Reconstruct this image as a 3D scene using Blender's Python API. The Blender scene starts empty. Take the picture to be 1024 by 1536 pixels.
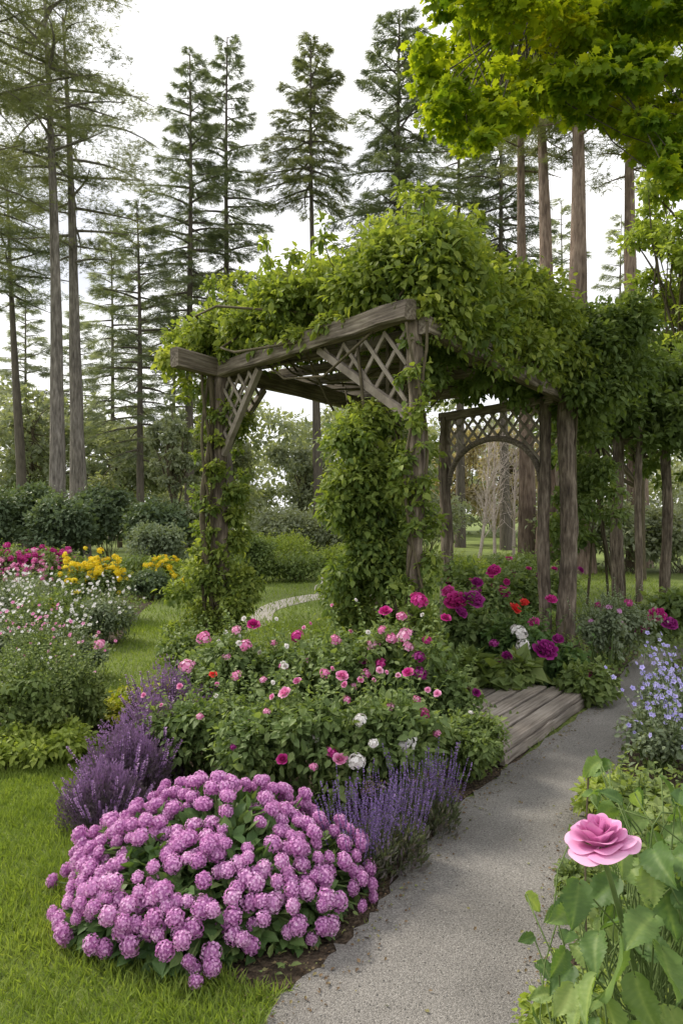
import bpy, math, numpy as np
from mathutils import Vector, Matrix
R=np.random.default_rng(7)
SC=bpy.context.scene
COL=SC.collection
F=1100.;H=1.5
def W(px,py,D): return np.array([(px-512)/F*D, D, H-(py-768)/F*D])
def G(px,py):
    D=F*H/(py-768); return np.array([(px-512)/F*D,D])
def X_(px,D): return (px-512)/F*D
def Z_(py,D): return H-(py-768)/F*D
def norm(a): return a/np.maximum(np.linalg.norm(a,axis=-1,keepdims=True),1e-9)
def rs(n): return norm(R.normal(size=(n,3)))
# ---------------------------------------------------------------- mesh builder
def wloc(o):
    v=Vector((0,0,0))
    while o: v=v+o.location; o=o.parent
    return np.array(v)
class MB:
    def __init__(s): s.v=[];s.f=[];s.t=[];s.n=0
    def add(s,v,faces,t=None):
        v=np.asarray(v,float).reshape(-1,3)
        for f in faces: s.f.append(np.asarray(f,int)+s.n)
        s.v.append(v); s.t.append(np.full(len(v),.5) if t is None else np.broadcast_to(np.asarray(t,float),(len(v),)))
        s.n+=len(v)
    def mesh(s,name,mat,off=None,smooth=False):
        v=np.concatenate(s.v)
        if off is not None: v=v-off
        me=bpy.data.meshes.new(name); me.vertices.add(len(v)); me.vertices.foreach_set('co',v.astype(np.float32).ravel())
        loops=np.concatenate([f.ravel() for f in s.f]); cnt=np.concatenate([np.full(len(f),f.shape[1]) for f in s.f])
        me.loops.add(len(loops)); me.loops.foreach_set('vertex_index',loops.astype(np.int32))
        me.polygons.add(len(cnt)); st=np.concatenate([[0],np.cumsum(cnt)[:-1]]); me.polygons.foreach_set('loop_start',st.astype(np.int32))
        me.polygons.foreach_set('use_smooth',np.full(len(cnt),smooth))
        me.update(calc_edges=True)
        a=me.attributes.new('tint','FLOAT','POINT'); a.data.foreach_set('value',np.concatenate(s.t).astype(np.float32))
        me.materials.append(mat); return me
    def build(s,name,mat,parent=None,smooth=False):
        off=wloc(parent) if parent else None
        o=bpy.data.objects.new(name,s.mesh(name,mat,off,smooth)); COL.objects.link(o)
        if parent: o.parent=parent
        return o
    def append(s,o,Mx,p,sc):
        v=np.concatenate(o.v)@np.asarray(Mx).T*sc+p; n=s.n
        for f in o.f: s.f.append(f+n)
        s.v.append(v); s.t+=o.t; s.n+=len(v)
def tag(o,label=None,cat=None,group=None,kind=None):
    if label: o['label']=label
    if cat: o['category']=cat
    if group: o['group']=group
    if kind: o['kind']=kind
    return o
def thing(name,label,cat,loc,group=None):
    o=bpy.data.objects.new(name,None); o.empty_display_size=.1; COL.objects.link(o)
    o.location=Vector([float(c) for c in loc]); return tag(o,label,cat,group)
def inst(mb,T,P,Y,N,S,tint,wx=1.):
    tv,tf=T; Y=norm(Y); X=norm(np.cross(Y,N)); Z=np.cross(X,Y); n=len(P)
    S=np.broadcast_to(S,(n,))[:,None,None]
    V=P[:,None]+S*(X[:,None]*tv[None,:,0:1]*wx+Y[:,None]*tv[None,:,1:2]+Z[:,None]*tv[None,:,2:3])
    k=len(tv); off=(np.arange(n)*k)[:,None,None]
    mb.add(V.reshape(-1,3),[(np.asarray(g)[None]+off).reshape(-1,len(g[0])) for g in tf],np.repeat(np.broadcast_to(tint,(n,)),k))
def tube(mb,pts,rad,sides=6,wob=0,t=.5,cap=True):
    pts=np.asarray(pts,float); n=len(pts); rad=np.broadcast_to(rad,(n,))
    tg=norm(np.gradient(pts,axis=0)); ref=np.array([0.1,.98,.05]) if abs(tg[:,1]).mean()<.8 else np.array([1.,0,0])
    a=norm(np.cross(tg,ref)); b=np.cross(tg,a); th=np.arange(sides)*2*np.pi/sides
    rr=rad[:,None]*(1+wob*R.normal(size=(n,sides)))
    V=pts[:,None]+rr[...,None]*(np.cos(th)[None,:,None]*a[:,None]+np.sin(th)[None,:,None]*b[:,None])
    i=np.arange(n-1)[:,None]*sides; j=np.arange(sides)[None]; k=(j+1)%sides
    Q=np.stack([i+j,i+k,i+sides+k,i+sides+j],-1).reshape(-1,4)
    fs=[Q]
    if cap: fs.append(np.array([list(range((n-1)*sides,n*sides))]))
    mb.add(V.reshape(-1,3),fs,t)
def curve(p0,p1,bend=.1,n=5):
    p0=np.asarray(p0,float);p1=np.asarray(p1,float); L=np.linalg.norm(p1-p0); s=np.linspace(0,1,n)[:,None]
    m=R.normal(size=3)*bend*L
    return p0+(p1-p0)*s+m*np.sin(np.pi*s)
# templates -------------------------------------------------------------
V3=lambda *a: np.array(a,float)
T_OV=(V3((0,0,0),(-.27,.28,.07),(0,.45,0),(.27,.28,.07),(-.24,.66,.03),(0,1,-.14),(.24,.66,.03)),[[(0,2,5,4,1),(0,3,6,5,2)]])
T_DI=(V3((0,0,0),(-.32,.42,.1),(0,1,-.05),(.32,.42,.1)),[[(0,2,1),(0,3,2)]])
T_BL=(V3((-.5,0,0),(.5,0,0),(.1,.6,.12),(0,1,.35)),[[(0,1,2),(0,2,3)]])
_h=[(.3,-.07),(.27,.13),(.56,.27),(.36,.42),(.44,.66),(.17,.68)]
_o=[(0,0)]+_h+[(0,1)]+[(-x,y) for x,y in _h[::-1]]
_v=[(0,.36,.05)]+[(x,y,-.25*(x*x+(y-.36)**2)+ .03) for x,y in _o]
T_MA=(V3(*_v),[[(0,1+i,1+(i+1)%len(_o)) for i in range(len(_o))]])
T_SP=(V3((-.045,0,0),(.045,0,0),(0,1,-.08),(0,.12,0),(.05,.3,0),(.36,.6,-.05),(-.05,.3,0),(-.36,.6,-.05),(.05,.58,0),(.24,.9,-.06),(-.05,.58,0),(-.24,.9,-.06),(0,.4,0)),
      [[(0,1,2),(3,4,5),(3,7,6),(12,8,9),(12,11,10)]])
_p=[(1,0,0),(0,1,0),(-1,0,0),(0,-1,0),(0,0,.7),(0,0,-.5)]
T_PB=(V3(*_p),[[(0,1,4),(1,2,4),(2,3,4),(3,0,4),(1,0,5),(2,1,5),(3,2,5),(0,3,5)]])
# ---------------------------------------------------------------- materials
def nmat(name):
    m=bpy.data.materials.new(name); m.use_nodes=True; nt=m.node_tree; nt.nodes.clear()
    N=lambda t,**k:(lambda n:[setattr(n,a,b) for a,b in k.items()] and n or n)(nt.nodes.new(t))
    return m,nt,N,nt.links.new
def ramp(N,stops):
    r=N('ShaderNodeValToRGB'); e=r.color_ramp.elements
    while len(e)<len(stops): e.new(.5)
    for i,(p,c) in enumerate(stops): e[i].position=p; e[i].color=(*c,1)
    return r
def leafmat(name,cs,trans=.35,rough=.5,ns=1.2,nw=.45,objrand=0,tb=(1.3,1.3,.55),pos=None,gain=1.65):
    if any(k in name for k in('leaf','needle','blade')): cs=[tuple(min(.8,x*gain) for x in c) for c in cs]
    m,nt,N,L=nmat(name)
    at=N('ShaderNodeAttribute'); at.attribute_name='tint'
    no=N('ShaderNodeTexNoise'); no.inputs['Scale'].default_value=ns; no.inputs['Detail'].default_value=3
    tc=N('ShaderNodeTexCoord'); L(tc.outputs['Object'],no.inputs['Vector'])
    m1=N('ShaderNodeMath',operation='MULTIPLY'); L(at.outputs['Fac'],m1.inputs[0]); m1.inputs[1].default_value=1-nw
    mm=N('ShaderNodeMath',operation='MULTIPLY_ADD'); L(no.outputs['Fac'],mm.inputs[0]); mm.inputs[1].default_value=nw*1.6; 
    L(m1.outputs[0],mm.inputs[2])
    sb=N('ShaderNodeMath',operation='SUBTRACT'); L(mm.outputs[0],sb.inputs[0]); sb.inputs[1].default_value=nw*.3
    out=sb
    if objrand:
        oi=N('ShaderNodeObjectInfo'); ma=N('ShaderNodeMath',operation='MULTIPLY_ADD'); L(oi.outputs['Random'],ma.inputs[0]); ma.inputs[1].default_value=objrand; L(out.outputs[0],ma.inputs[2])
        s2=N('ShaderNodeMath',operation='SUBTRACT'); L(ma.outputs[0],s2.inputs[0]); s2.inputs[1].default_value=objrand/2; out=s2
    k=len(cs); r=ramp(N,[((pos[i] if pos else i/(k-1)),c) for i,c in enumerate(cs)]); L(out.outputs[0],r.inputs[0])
    b=N('ShaderNodeBsdfPrincipled'); L(r.outputs[0],b.inputs['Base Color']); b.inputs['Roughness'].default_value=rough; b.inputs['Specular IOR Level'].default_value=.25
    o=N('ShaderNodeOutputMaterial')
    if trans>0:
        t=N('ShaderNodeBsdfTranslucent'); mx=N('ShaderNodeVectorMath',operation='MULTIPLY'); L(r.outputs[0],mx.inputs[0]); mx.inputs[1].default_value=tb; L(mx.outputs[0],t.inputs['Color'])
        ms=N('ShaderNodeMixShader'); ms.inputs[0].default_value=trans; L(b.outputs[0],ms.inputs[1]); L(t.outputs[0],ms.inputs[2]); L(ms.outputs[0],o.inputs['Surface'])
    else: L(b.outputs[0],o.inputs['Surface'])
    return m
def surf(name,cs,scale=(1,1,1),ns=5,detail=8,rough=.85,bump=.4,bd=.01,vor=0,vcol=0,big=0,nrough=.6,lo=.3,hi=.7,orand=0):
    m,nt,N,L=nmat(name); tc=N('ShaderNodeTexCoord'); mp=N('ShaderNodeMapping'); mp.inputs['Scale'].default_value=scale; L(tc.outputs['Object'],mp.inputs[0])
    no=N('ShaderNodeTexNoise'); no.inputs['Scale'].default_value=ns; no.inputs['Detail'].default_value=detail; no.inputs['Roughness'].default_value=nrough; L(mp.outputs[0],no.inputs['Vector'])
    k=len(cs); r=ramp(N,[(lo+(hi-lo)*i/(k-1),c) for i,c in enumerate(cs)]); L(no.outputs['Fac'],r.inputs[0]); col=r.outputs[0]; hgt=no.outputs['Fac']
    def scl(col,src,a,b,lo_=0,hi_=1):
        ma=N('ShaderNodeMapRange'); L(src,ma.inputs[0]); ma.inputs[1].default_value=lo_; ma.inputs[2].default_value=hi_; ma.inputs[3].default_value=a; ma.inputs[4].default_value=b
        vm=N('ShaderNodeVectorMath',operation='SCALE'); L(col,vm.inputs[0]); L(ma.outputs[0],vm.inputs['Scale']); return vm.outputs[0]
    if orand:
        oi=N('ShaderNodeObjectInfo'); col=scl(col,oi.outputs['Random'],1-orand,1+orand)
        va=N('ShaderNodeVectorMath',operation='ADD'); cx=N('ShaderNodeCombineXYZ'); ml=N('ShaderNodeMath',operation='MULTIPLY'); L(oi.outputs['Random'],ml.inputs[0]); ml.inputs[1].default_value=37; L(ml.outputs[0],cx.inputs[0]); L(tc.outputs['Object'],va.inputs[0]); L(cx.outputs[0],va.inputs[1]); L(va.outputs[0],mp.inputs[0])
    if vor:
        v=N('ShaderNodeTexVoronoi'); v.inputs['Scale'].default_value=vor; L(mp.outputs[0],v.inputs['Vector'])
        bw=N('ShaderNodeSeparateColor'); L(v.outputs['Color'],bw.inputs[0]); col=scl(col,bw.outputs[0],1-vcol,1+vcol)
        sb=N('ShaderNodeMath',operation='SUBTRACT'); L(no.outputs['Fac'],sb.inputs[0]); L(v.outputs['Distance'],sb.inputs[1]); hgt=sb.outputs[0]
    if big:
        n2=N('ShaderNodeTexNoise'); n2.inputs['Scale'].default_value=big; n2.inputs['Detail'].default_value=4; L(tc.outputs['Object'],n2.inputs['Vector']); col=scl(col,n2.outputs['Fac'],.7,1.2,.35,.65)
    b=N('ShaderNodeBsdfPrincipled'); L(col,b.inputs['Base Color']); b.inputs['Roughness'].default_value=rough; b.inputs['Specular IOR Level'].default_value=.25
    bp=N('ShaderNodeBump'); bp.inputs['Strength'].default_value=bump; bp.inputs['Distance'].default_value=bd; L(hgt,bp.inputs['Height']); L(bp.outputs[0],b.inputs['Normal'])
    o=N('ShaderNodeOutputMaterial'); L(b.outputs[0],o.inputs['Surface']); return m
M={}
M['lawn']=surf('lawn_ground',[(.07,.11,.022),(.145,.19,.042),(.23,.27,.08)],ns=25,big=.6,bump=.6,bd=.02)
M['soil']=surf('soil',[(.03,.021,.014),(.07,.05,.033),(.12,.09,.062)],ns=30,vor=60,vcol=.4,bump=.8,bd=.02)
M['gravel']=surf('gravel',[(.15,.14,.128),(.225,.212,.195),(.295,.282,.265)],ns=110,vor=300,vcol=.35,big=1.4,bump=.8,bd=.004,rough=.85)
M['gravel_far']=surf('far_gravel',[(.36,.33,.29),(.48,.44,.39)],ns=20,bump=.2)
M['pebble']=leafmat('pebble',[(.09,.083,.075),(.22,.208,.192),(.38,.365,.34)],trans=0,nw=0,rough=.8)
M['grass']=leafmat('grass_blade',[(.055,.09,.014),(.12,.165,.03),(.21,.25,.065)],trans=.4,ns=1.5,nw=.5)
M['litter']=leafmat('litter_scraps',[(.08,.05,.03),(.2,.14,.08),(.18,.2,.07)],trans=.1,nw=0,rough=.8)
M['wood']=surf('weathered_wood',[(.06,.047,.038),(.165,.135,.107),(.30,.26,.215)],scale=(1.2,22,22),ns=2.2,bump=.8,bd=.007,big=3)
M['slat']=surf('grey_slat_wood',[(.15,.125,.10),(.24,.205,.17),(.33,.29,.25)],ns=9,bump=.3,bd=.003)
M['deckwood']=surf('deck_wood',[(.12,.098,.08),(.225,.195,.165),(.32,.285,.25)],scale=(1.2,25,25),ns=2.2,bump=.6,bd=.005,big=2,orand=.22)
M['post']=surf('post_bark',[(.045,.034,.026),(.15,.118,.09),(.31,.26,.205)],scale=(14,14,2),ns=2.5,bump=1,bd=.018,big=3)
M['bark']=surf('pine_bark',[(.08,.07,.062),(.18,.158,.138),(.32,.29,.262)],scale=(7,7,1.2),ns=2.5,bump=1,bd=.06,big=1)
M['barkdark']=surf('spruce_bark',[(.07,.06,.05),(.16,.135,.11)],scale=(7,7,1.2),ns=2.5,bump=1,bd=.05)
M['barkred']=surf('reddish_bark',[(.08,.055,.043),(.20,.145,.112),(.31,.24,.19)],scale=(7,7,1.2),ns=2.5,bump=1,bd=.06,big=1)
M['stem']=surf('stem_bark',[(.05,.042,.025),(.14,.115,.07)],scale=(30,30,6),ns=2,bump=.5)
M['gstem']=surf('green_stem',[(.07,.11,.03),(.13,.18,.06)],ns=20,bump=.1)
M['birch']=surf('pale_birch_bark',[(.42,.34,.3),(.62,.54,.48)],scale=(3,3,8),ns=4,bump=.2)
M['vine']=leafmat('vine_leaf',[(.032,.058,.016),(.085,.122,.032),(.17,.205,.045),(.32,.335,.075)],ns=1.0,trans=.45,rough=.6)
M['vinedark']=leafmat('dark_vine_leaf',[(.035,.058,.018),(.08,.115,.034),(.15,.185,.06)],ns=1.5,trans=.42,rough=.6)
M['maple']=leafmat('maple_leaf',[(.03,.06,.01),(.09,.16,.016),(.26,.32,.025),(.56,.48,.03)],ns=1.1,nw=.6,trans=.58,tb=(1.3,1.2,.4),gain=1.4,rough=.6)  # yellow ramp end paints the backlit glow into the leaf colour
M['needle']=leafmat('spruce_needle',[(.062,.08,.06),(.11,.132,.09),(.17,.19,.135)],ns=.5,trans=.32,rough=.7)  # lightened towards grey to stand in for air haze
M['needlep']=leafmat('pine_needle',[(.068,.083,.05),(.125,.14,.083),(.21,.215,.13)],ns=.5,trans=.36,rough=.7)  # paler than real pine needles, haze lightening put into the ramp
M['needlefar']=leafmat('far_haze_needle',[(.13,.15,.125),(.19,.21,.17),(.25,.27,.22)],ns=.5,trans=.35,rough=.7)  # greyed and paled: distance haze painted into the colour
M['shrubdark']=leafmat('dark_shrub_leaf',[(.04,.06,.034),(.075,.105,.056),(.13,.165,.088)],ns=1.2,trans=.28)
M['shrub']=leafmat('shrub_leaf',[(.042,.068,.022),(.098,.135,.044),(.19,.225,.08)],ns=2,trans=.38)
M['shrubfar']=leafmat('far_haze_leaf',[(.12,.14,.10),(.175,.195,.13),(.25,.265,.18)],ns=.35,trans=.35)  # pale grey green, with atmospheric haze mixed into the leaf colour
M['shrubsage']=leafmat('sage_leaf',[(.07,.09,.055),(.13,.16,.10),(.22,.25,.16)],ns=2,trans=.3)
M['bright']=leafmat('bright_leaf',[(.08,.12,.022),(.165,.21,.045),(.31,.34,.09)],ns=1.5,trans=.45)
M['rosefol']=leafmat('rose_leaf',[(.038,.064,.024),(.094,.134,.046),(.19,.23,.09)],ns=3,trans=.38,rough=.55)
M['hyd']=leafmat('hydrangea_leaf',[(.024,.052,.018),(.06,.105,.032),(.14,.19,.065)],ns=4,trans=.3,rough=.5)
M['bigleaf']=leafmat('broad_leaf',[(.03,.062,.02),(.07,.12,.036),(.14,.195,.06),(.24,.29,.10)],ns=9,nw=.3,trans=.4,rough=.5)
M['yelgreen']=leafmat('yellow_green_leaf',[(.08,.12,.015),(.2,.24,.03),(.45,.38,.04)],ns=3,trans=.35,gain=1.3)
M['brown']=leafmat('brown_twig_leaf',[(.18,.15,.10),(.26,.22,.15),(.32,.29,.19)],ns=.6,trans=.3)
def petal(name,a,b,c,tr=.25,orr=.4): M[name]=leafmat(name,[a,b,c],trans=tr,nw=.0,objrand=orr,tb=(1.1,1,1.1),rough=.6)
petal('lilac_petal',(.46,.16,.42),(.70,.36,.64),(.85,.60,.80),.3)
petal('pink_petal',(.55,.09,.28),(.76,.27,.5),(.86,.55,.7))
petal('magenta_petal',(.28,.006,.11),(.55,.03,.25),(.7,.12,.42))
petal('wine_petal',(.13,.004,.08),(.28,.012,.18),(.42,.06,.3))
petal('white_petal',(.66,.62,.58),(.8,.78,.75),(.86,.85,.83))
petal('yellow_petal',(.75,.5,.01),(.85,.68,.015),(.88,.78,.08))
petal('red_petal',(.45,.01,.01),(.65,.03,.03),(.75,.08,.06))
petal('blue_petal',(.24,.2,.55),(.42,.38,.76),(.64,.6,.87))
petal('rose_petal',(.40,.08,.26),(.70,.27,.52),(.86,.55,.75),.3,0)
M['lav']=leafmat('lavender_spike',[(.09,.11,.06),(.13,.13,.09),(.14,.07,.28),(.38,.26,.56)],trans=.2,nw=0,objrand=.12,pos=[0,.3,.38,1],tb=(1,1,1))
M['cat']=leafmat('purple_spike',[(.09,.09,.06),(.14,.11,.10),(.17,.08,.24),(.42,.24,.47)],trans=.2,nw=0,objrand=.12,pos=[0,.3,.38,1],tb=(1,1,1))
M['purfol']=leafmat('purple_green_leaf',[(.03,.05,.02),(.08,.09,.05),(.13,.09,.14)],ns=4,trans=.25)
M['purbush']=leafmat('heather_bloom_leaf',[(.05,.07,.03),(.08,.075,.06),(.15,.085,.17),(.24,.14,.28)],ns=8,nw=.5,trans=.25,tb=(1,1,1))
# ---------------------------------------------------------------- bloom meshes
def petals_rose(mb,layers,res=(5,5),ruf=.02):
    nu,nv=res; u=np.linspace(-1,1,nu); v=np.linspace(0,1,nv); U,Vv=np.meshgrid(u,v)
    for (cnt,Rm,Hh,span,lip,drop,t0) in layers:
        a0=R.random()*6.28
        for k in range(cnt):
            a=a0+k*2*np.pi/cnt+R.normal()*.12; s=1+R.normal()*.07; hs=1+R.normal()*.06; p1,p2=R.random(2)*6
            edge=1-.22*np.abs(U)**2.6
            v_=Vv*edge; wid=span*(.25+.75*np.sin(np.clip(v_*1.9,0,1.57)))
            r=Rm*s*(v_**.62)+lip*v_**5+ ruf*np.sin(U*3+p1)*v_**3
            ph=a+U*wid*.5+ .02
            z=Hh*hs*v_**1.35-drop*v_**4*(1+.5*U**2)+ruf*1.4*np.sin(U*4+p2)*v_**4
            r=r*(1-.06*U*Vv)
            P=np.stack([r*np.cos(ph),r*np.sin(ph),z],-1).reshape(-1,3)
            i=(np.arange(nv-1)[:,None]*nu+np.arange(nu-1)[None]).ravel()
            t=np.clip(t0+.45*(v_**2)+.06*R.normal()-.12*(1-v_)+.03*np.sin(U*22),0,1).ravel()
            mb.add(P,[np.stack([i,i+1,i+nu+1,i+nu],-1)],t)
def fib(n):
    i=np.arange(n)+.5; z=1-2*i/n; a=i*2.39996; r=np.sqrt(1-z*z); return np.stack([r*np.cos(a),r*np.sin(a),z],-1)
def floret(mb,c,nrm,size,k,t):
    a=norm(np.cross(nrm,R.normal(size=3))); b=np.cross(nrm,a)
    th=np.arange(k)*2*np.pi/k+R.random()*6
    Y=np.cos(th)[:,None]*a+np.sin(th)[:,None]*b+nrm*.25
    inst(mb,T_PT,np.repeat(c[None],k,0),Y,np.repeat(nrm[None],k,0),size,t)
T_PT=(V3((0,0,0),(-.42,.55,.06),(0,1,-.05),(.42,.55,.06)),[[(0,3,2,1)]])
BC={};BM={}
def bloom(kind,mat,raw=False):
    key=(kind,mat)
    if key in BC and len(BC[key])>=(4 if kind in('pom','spike') else 3):
        j=R.integers(len(BC[key])); return BM[key][j] if raw else BC[key][j]
    mb=MB()
    if kind=='pom':
        q=R.uniform(.75,.95); dx,dy=R.normal(size=2)*.08
        for p in fib(150):
            if p[2]<-.75: continue
            p=norm(p+R.normal(size=3)*.1); floret(mb,(p*(.82+R.random()*.22)+np.array([dx,dy,0])*p[2])*np.array([1.03,1,q]),norm(p+R.normal(size=3)*.3),.18,4,np.clip(.42+.2*p[2]+R.normal()*.22,0,1))
        tube(mb,[(0,0,-.7),(0,0,-.3),(0,0,.3),(0,0,.6)],[.3,.72,.72,.25],8,t=.15)
    elif kind=='rose':
        petals_rose(mb,[(3,.22,.75,2.2,0,0,.1),(4,.42,.72,1.8,.03,0,.2),(5,.7,.62,1.5,.1,.05,.3),(6,.95,.4,1.3,.1,.15,.4)],(5,5))
    elif kind=='umbel':
        tube(mb,[(0,0,-.15),(0,0,.1),(0,0,.42)],[.3,.68,.3],7,t=.35)
        for p in fib(64):
            if p[2]<-.15: continue
            p=norm(p+R.normal(size=3)*.15); floret(mb,p*(.75+R.random()*.3)*np.array([1,1,.6]),p,.3,5,np.clip(.6+R.normal()*.25,0,1))
    elif kind=='star':
        floret(mb,np.zeros(3),np.array([0,0,1.]),1,5,.6); floret(mb,np.array([0,0,.05]),np.array([0,0,1.]),.35,4,.1)
    elif kind=='peony':
        petals_rose(mb,[(4,.3,.8,1.8,0,0,.1),(6,.55,.8,1.3,.05,0,.2),(7,.8,.65,1.1,.12,.05,.3),(8,.98,.35,1.0,.08,.15,.4)],(5,4))
        for p in fib(40):
            if p[2]>.1: floret(mb,p*.6+np.array([0,0,.15]),p,.35,3,R.random()*.5+.2)
    elif kind=='spike':
        b=R.normal(size=2)*.05; pts=[(b[0]*s*s,b[1]*s*s,s) for s in (0,.35,.7,1)]
        tube(mb,pts,[.005,.005,.004,.002],3,t=0.)
        for j in range(26):
            s=.5+.5*j/25+R.normal()*.008; c=np.array([b[0]*s*s,b[1]*s*s,s]); n=3
            if j in (3,4,7): continue
            th=R.random(n)*6.28; Y=np.stack([np.cos(th),np.sin(th),np.full(n,.9)],-1)
            inst(mb,T_PT,np.repeat(c[None],n,0),Y,np.repeat(np.array([[0,0,1.]]),n,0)+rs(n)*.5,.027*(1.25-s*.5)*(.7+.6*R.random(n)),.42+.5*R.random(n))
    me=mb.mesh(kind+'_bloom',M[mat]); BC.setdefault(key,[]).append(me); BM.setdefault(key,[]).append(mb); return mb if raw else me
def put(name,me,parent,p,s,d=(0,0,1),spin=None):
    o=bpy.data.objects.new(name,me); COL.objects.link(o); o.parent=parent
    o.location=Vector((np.asarray(p)-wloc(parent)).tolist()); q=Vector(np.asarray(d,float).tolist()).to_track_quat('Z','Y')
    e=(q.to_matrix()@Matrix.Rotation(R.random()*6.28,3,'Z')).to_euler(); o.rotation_euler=e; o.scale=(s,s,s); return o
# ---------------------------------------------------------------- foliage
def clump_leaves(mb,C,Rd,n,ls,T=T_OV,flat=.85,droop=.35,lsv=.3,tb=0.,yr=.75):
    C=np.asarray(C,float);Rd=np.asarray(Rd,float); p=Rd**2/np.sum(Rd**2); k=R.choice(len(C),n,p=p)
    u=rs(n); fl=R.random(n)<.55; u[:,2]=np.where(fl,np.abs(u[:,2]),u[:,2])
    q=R.random(n)**.4*(1+.25*R.normal(size=n)*.6)
    P=C[k]+u*(Rd[k]*q)[:,None]*np.array([1,1,flat])
    P[:,2]=np.maximum(P[:,2],.015)
    ct=R.normal(size=len(C))*.09
    Y=u*.6+rs(n)*yr+np.array([0,0,-droop]); N=u*.5+np.array([0,0,.8])+rs(n)*.6
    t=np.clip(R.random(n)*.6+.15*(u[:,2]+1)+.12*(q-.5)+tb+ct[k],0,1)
    inst(mb,T,P,Y,N,ls*(1+lsv*R.normal(size=n)).clip(.4,1.8),t)
def shrub(name,label,cat,x,y,w,h,n,ls,mat,T=T_OV,K=14,dep=None,blooms=(),expl=(),group=None,stemm='gstem',cr=.24,bname='flower',front=.5,flat=.85,droop=.35,low=.3,tb=0.,shoots=0,sl=.2,tip=None,tipn=99):
    dep=dep or w; root=thing(name,label,cat,(x,y,0),group)
    a=R.random(K)*6.28; r=np.sqrt(R.random(K))*.72
    C=np.stack([x+np.cos(a)*r*w/2,y+np.sin(a)*r*dep/2,h*(low+(.95-low-.2)*R.random(K)**.7)*(1-.35*r**2)],-1)
    Rd=np.minimum(w,dep)*cr*(.7+.6*R.random(K)); Rd=np.minimum(Rd,h*.45); C[:,2]=np.maximum(C[:,2],Rd*.6)
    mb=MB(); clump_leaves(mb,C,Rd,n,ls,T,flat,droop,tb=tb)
    sm=MB()
    for c in C: tube(sm,curve((x+R.normal()*w*.05,y+R.normal()*dep*.05,0),c,.08,4),[.008,.006,.005,.003],4)
    def shoot(c0,p1):
        cv=curve(c0,p1,.08,6); tube(sm,cv,np.linspace(.003,.0015,6),3); m=12; s=np.linspace(.25,1,m)
        P=np.stack([np.interp(s,np.linspace(0,1,6),cv[:,i]) for i in range(3)],-1)
        Y=rs(m)*np.array([1,1,.4])+np.array([0,0,.15]); inst(mb,T,P,Y,np.array([0,0,.8])+rs(m)*.5,ls*(1.05-.5*s),np.clip(.4+.5*R.random(m)+tb,0,1))
        return cv
    for i in range(shoots):
        j=R.integers(K); d=norm(np.array([R.normal()*.4,R.normal()*.4-.1,1.])); cv=shoot(C[j],C[j]+d*(Rd[j]+sl*R.uniform(.4,1.2)))
        if tip and i<tipn:
            for q in range(tip[3]): put(bname,bloom(tip[0],tip[1]),root,cv[-1-(q%3)]+R.normal(size=3)*.012*q,tip[2]*R.uniform(.7,1.2),norm(np.array([R.normal()*.5,-.7,.6])))
    for (kind,cm,cnt,size) in blooms:
        for i in range(cnt):
            j=R.integers(K); u=norm(R.normal(size=3)*.6+np.array([0,-front,.9])); p=C[j]+u*Rd[j]*(1.0+.2*R.random())
            tube(sm,curve(C[j],p,.05,3),.0025,3); put(bname,bloom(kind,cm),root,p,size*(.7+.55*R.random()),u)
    for (px,py,D,kind,cm,size) in expl:
        p=W(px,py,D); u=norm(np.array([R.normal()*.3,-.5,.8])); j=np.argmin(np.linalg.norm(C-p,axis=1))
        shoot(C[j],p-u*size*.3); put(bname,bloom(kind,cm),root,p,size,u)
    mb.build('foliage',M[mat],root); sm.build('stems',M[stemm],root); return root,C,Rd
# ---------------------------------------------------------------- ground
def sheet(name,poly,z,mat,kind='structure',smooth=0,jit=.006):
    P=np.asarray(poly,float)
    if smooth:
        Q=[]
        n=len(P)
        for i in range(n):
            a,b,c,d=P[i-1],P[i],P[(i+1)%n],P[(i+2)%n]
            for s in np.linspace(0,1,smooth,endpoint=False):
                Q.append(.5*((2*b)+(-a+c)*s+(2*a-5*b+4*c-d)*s*s+(-a+3*b-3*c+d)*s**3))
        P=np.array(Q); P+=R.normal(size=P.shape)*jit
    import bmesh
    bm=bmesh.new(); vs=[bm.verts.new((p[0],p[1],z)) for p in P]; f=bm.faces.new(vs)
    bm.normal_update()
    if f.normal.z<0: f.normal_flip()
    bmesh.ops.triangulate(bm,faces=[f]); me=bpy.data.meshes.new(name); bm.to_mesh(me); bm.free(); me.materials.append(mat)
    o=bpy.data.objects.new(name,me); COL.objects.link(o); tag(o,kind=kind); return P
def inpoly(P,x,y):
    c=np.zeros(len(x),bool); j=len(P)-1
    for i in range(len(P)):
        xi,yi=P[i];xj,yj=P[j]
        c^=((yi>y)!=(yj>y))&(x<(xj-xi)*(y-yi)/((yj-yi) if yj!=yi else 1e-9)+xi); j=i
    return c
g=lambda L:[G(a,b) for a,b in L]
sheet('ground',[(-400,-60),(400,-60),(400,700),(-400,700)],0,M['lawn'])
bedL=sheet('flower_bed_soil',g([(-300,1180),(0,1160),(130,1118),(235,1090),(262,1058),(150,1048),(140,985),(175,967),(215,915),(260,885),(290,862),(-100,855),(-500,900)]),.004,M['soil'],smooth=5)
bedC=sheet('flower_bed_soil',g([(150,1225),(150,1320),(150,1390),(225,1440),(330,1460),(430,1485),(560,1378),(690,1206),(770,1150),(800,1090),(705,1045),(705,990),(600,962),(470,965),(430,972),(330,990),(268,1005),(262,1060),(190,1130)]),.004,M['soil'],smooth=5)
bedB=sheet('flower_bed_soil',g([(640,1035),(705,1050),(880,1062),(955,992),(930,960),(800,945),(640,955)]),.0055,M['soil'],smooth=5)
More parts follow.
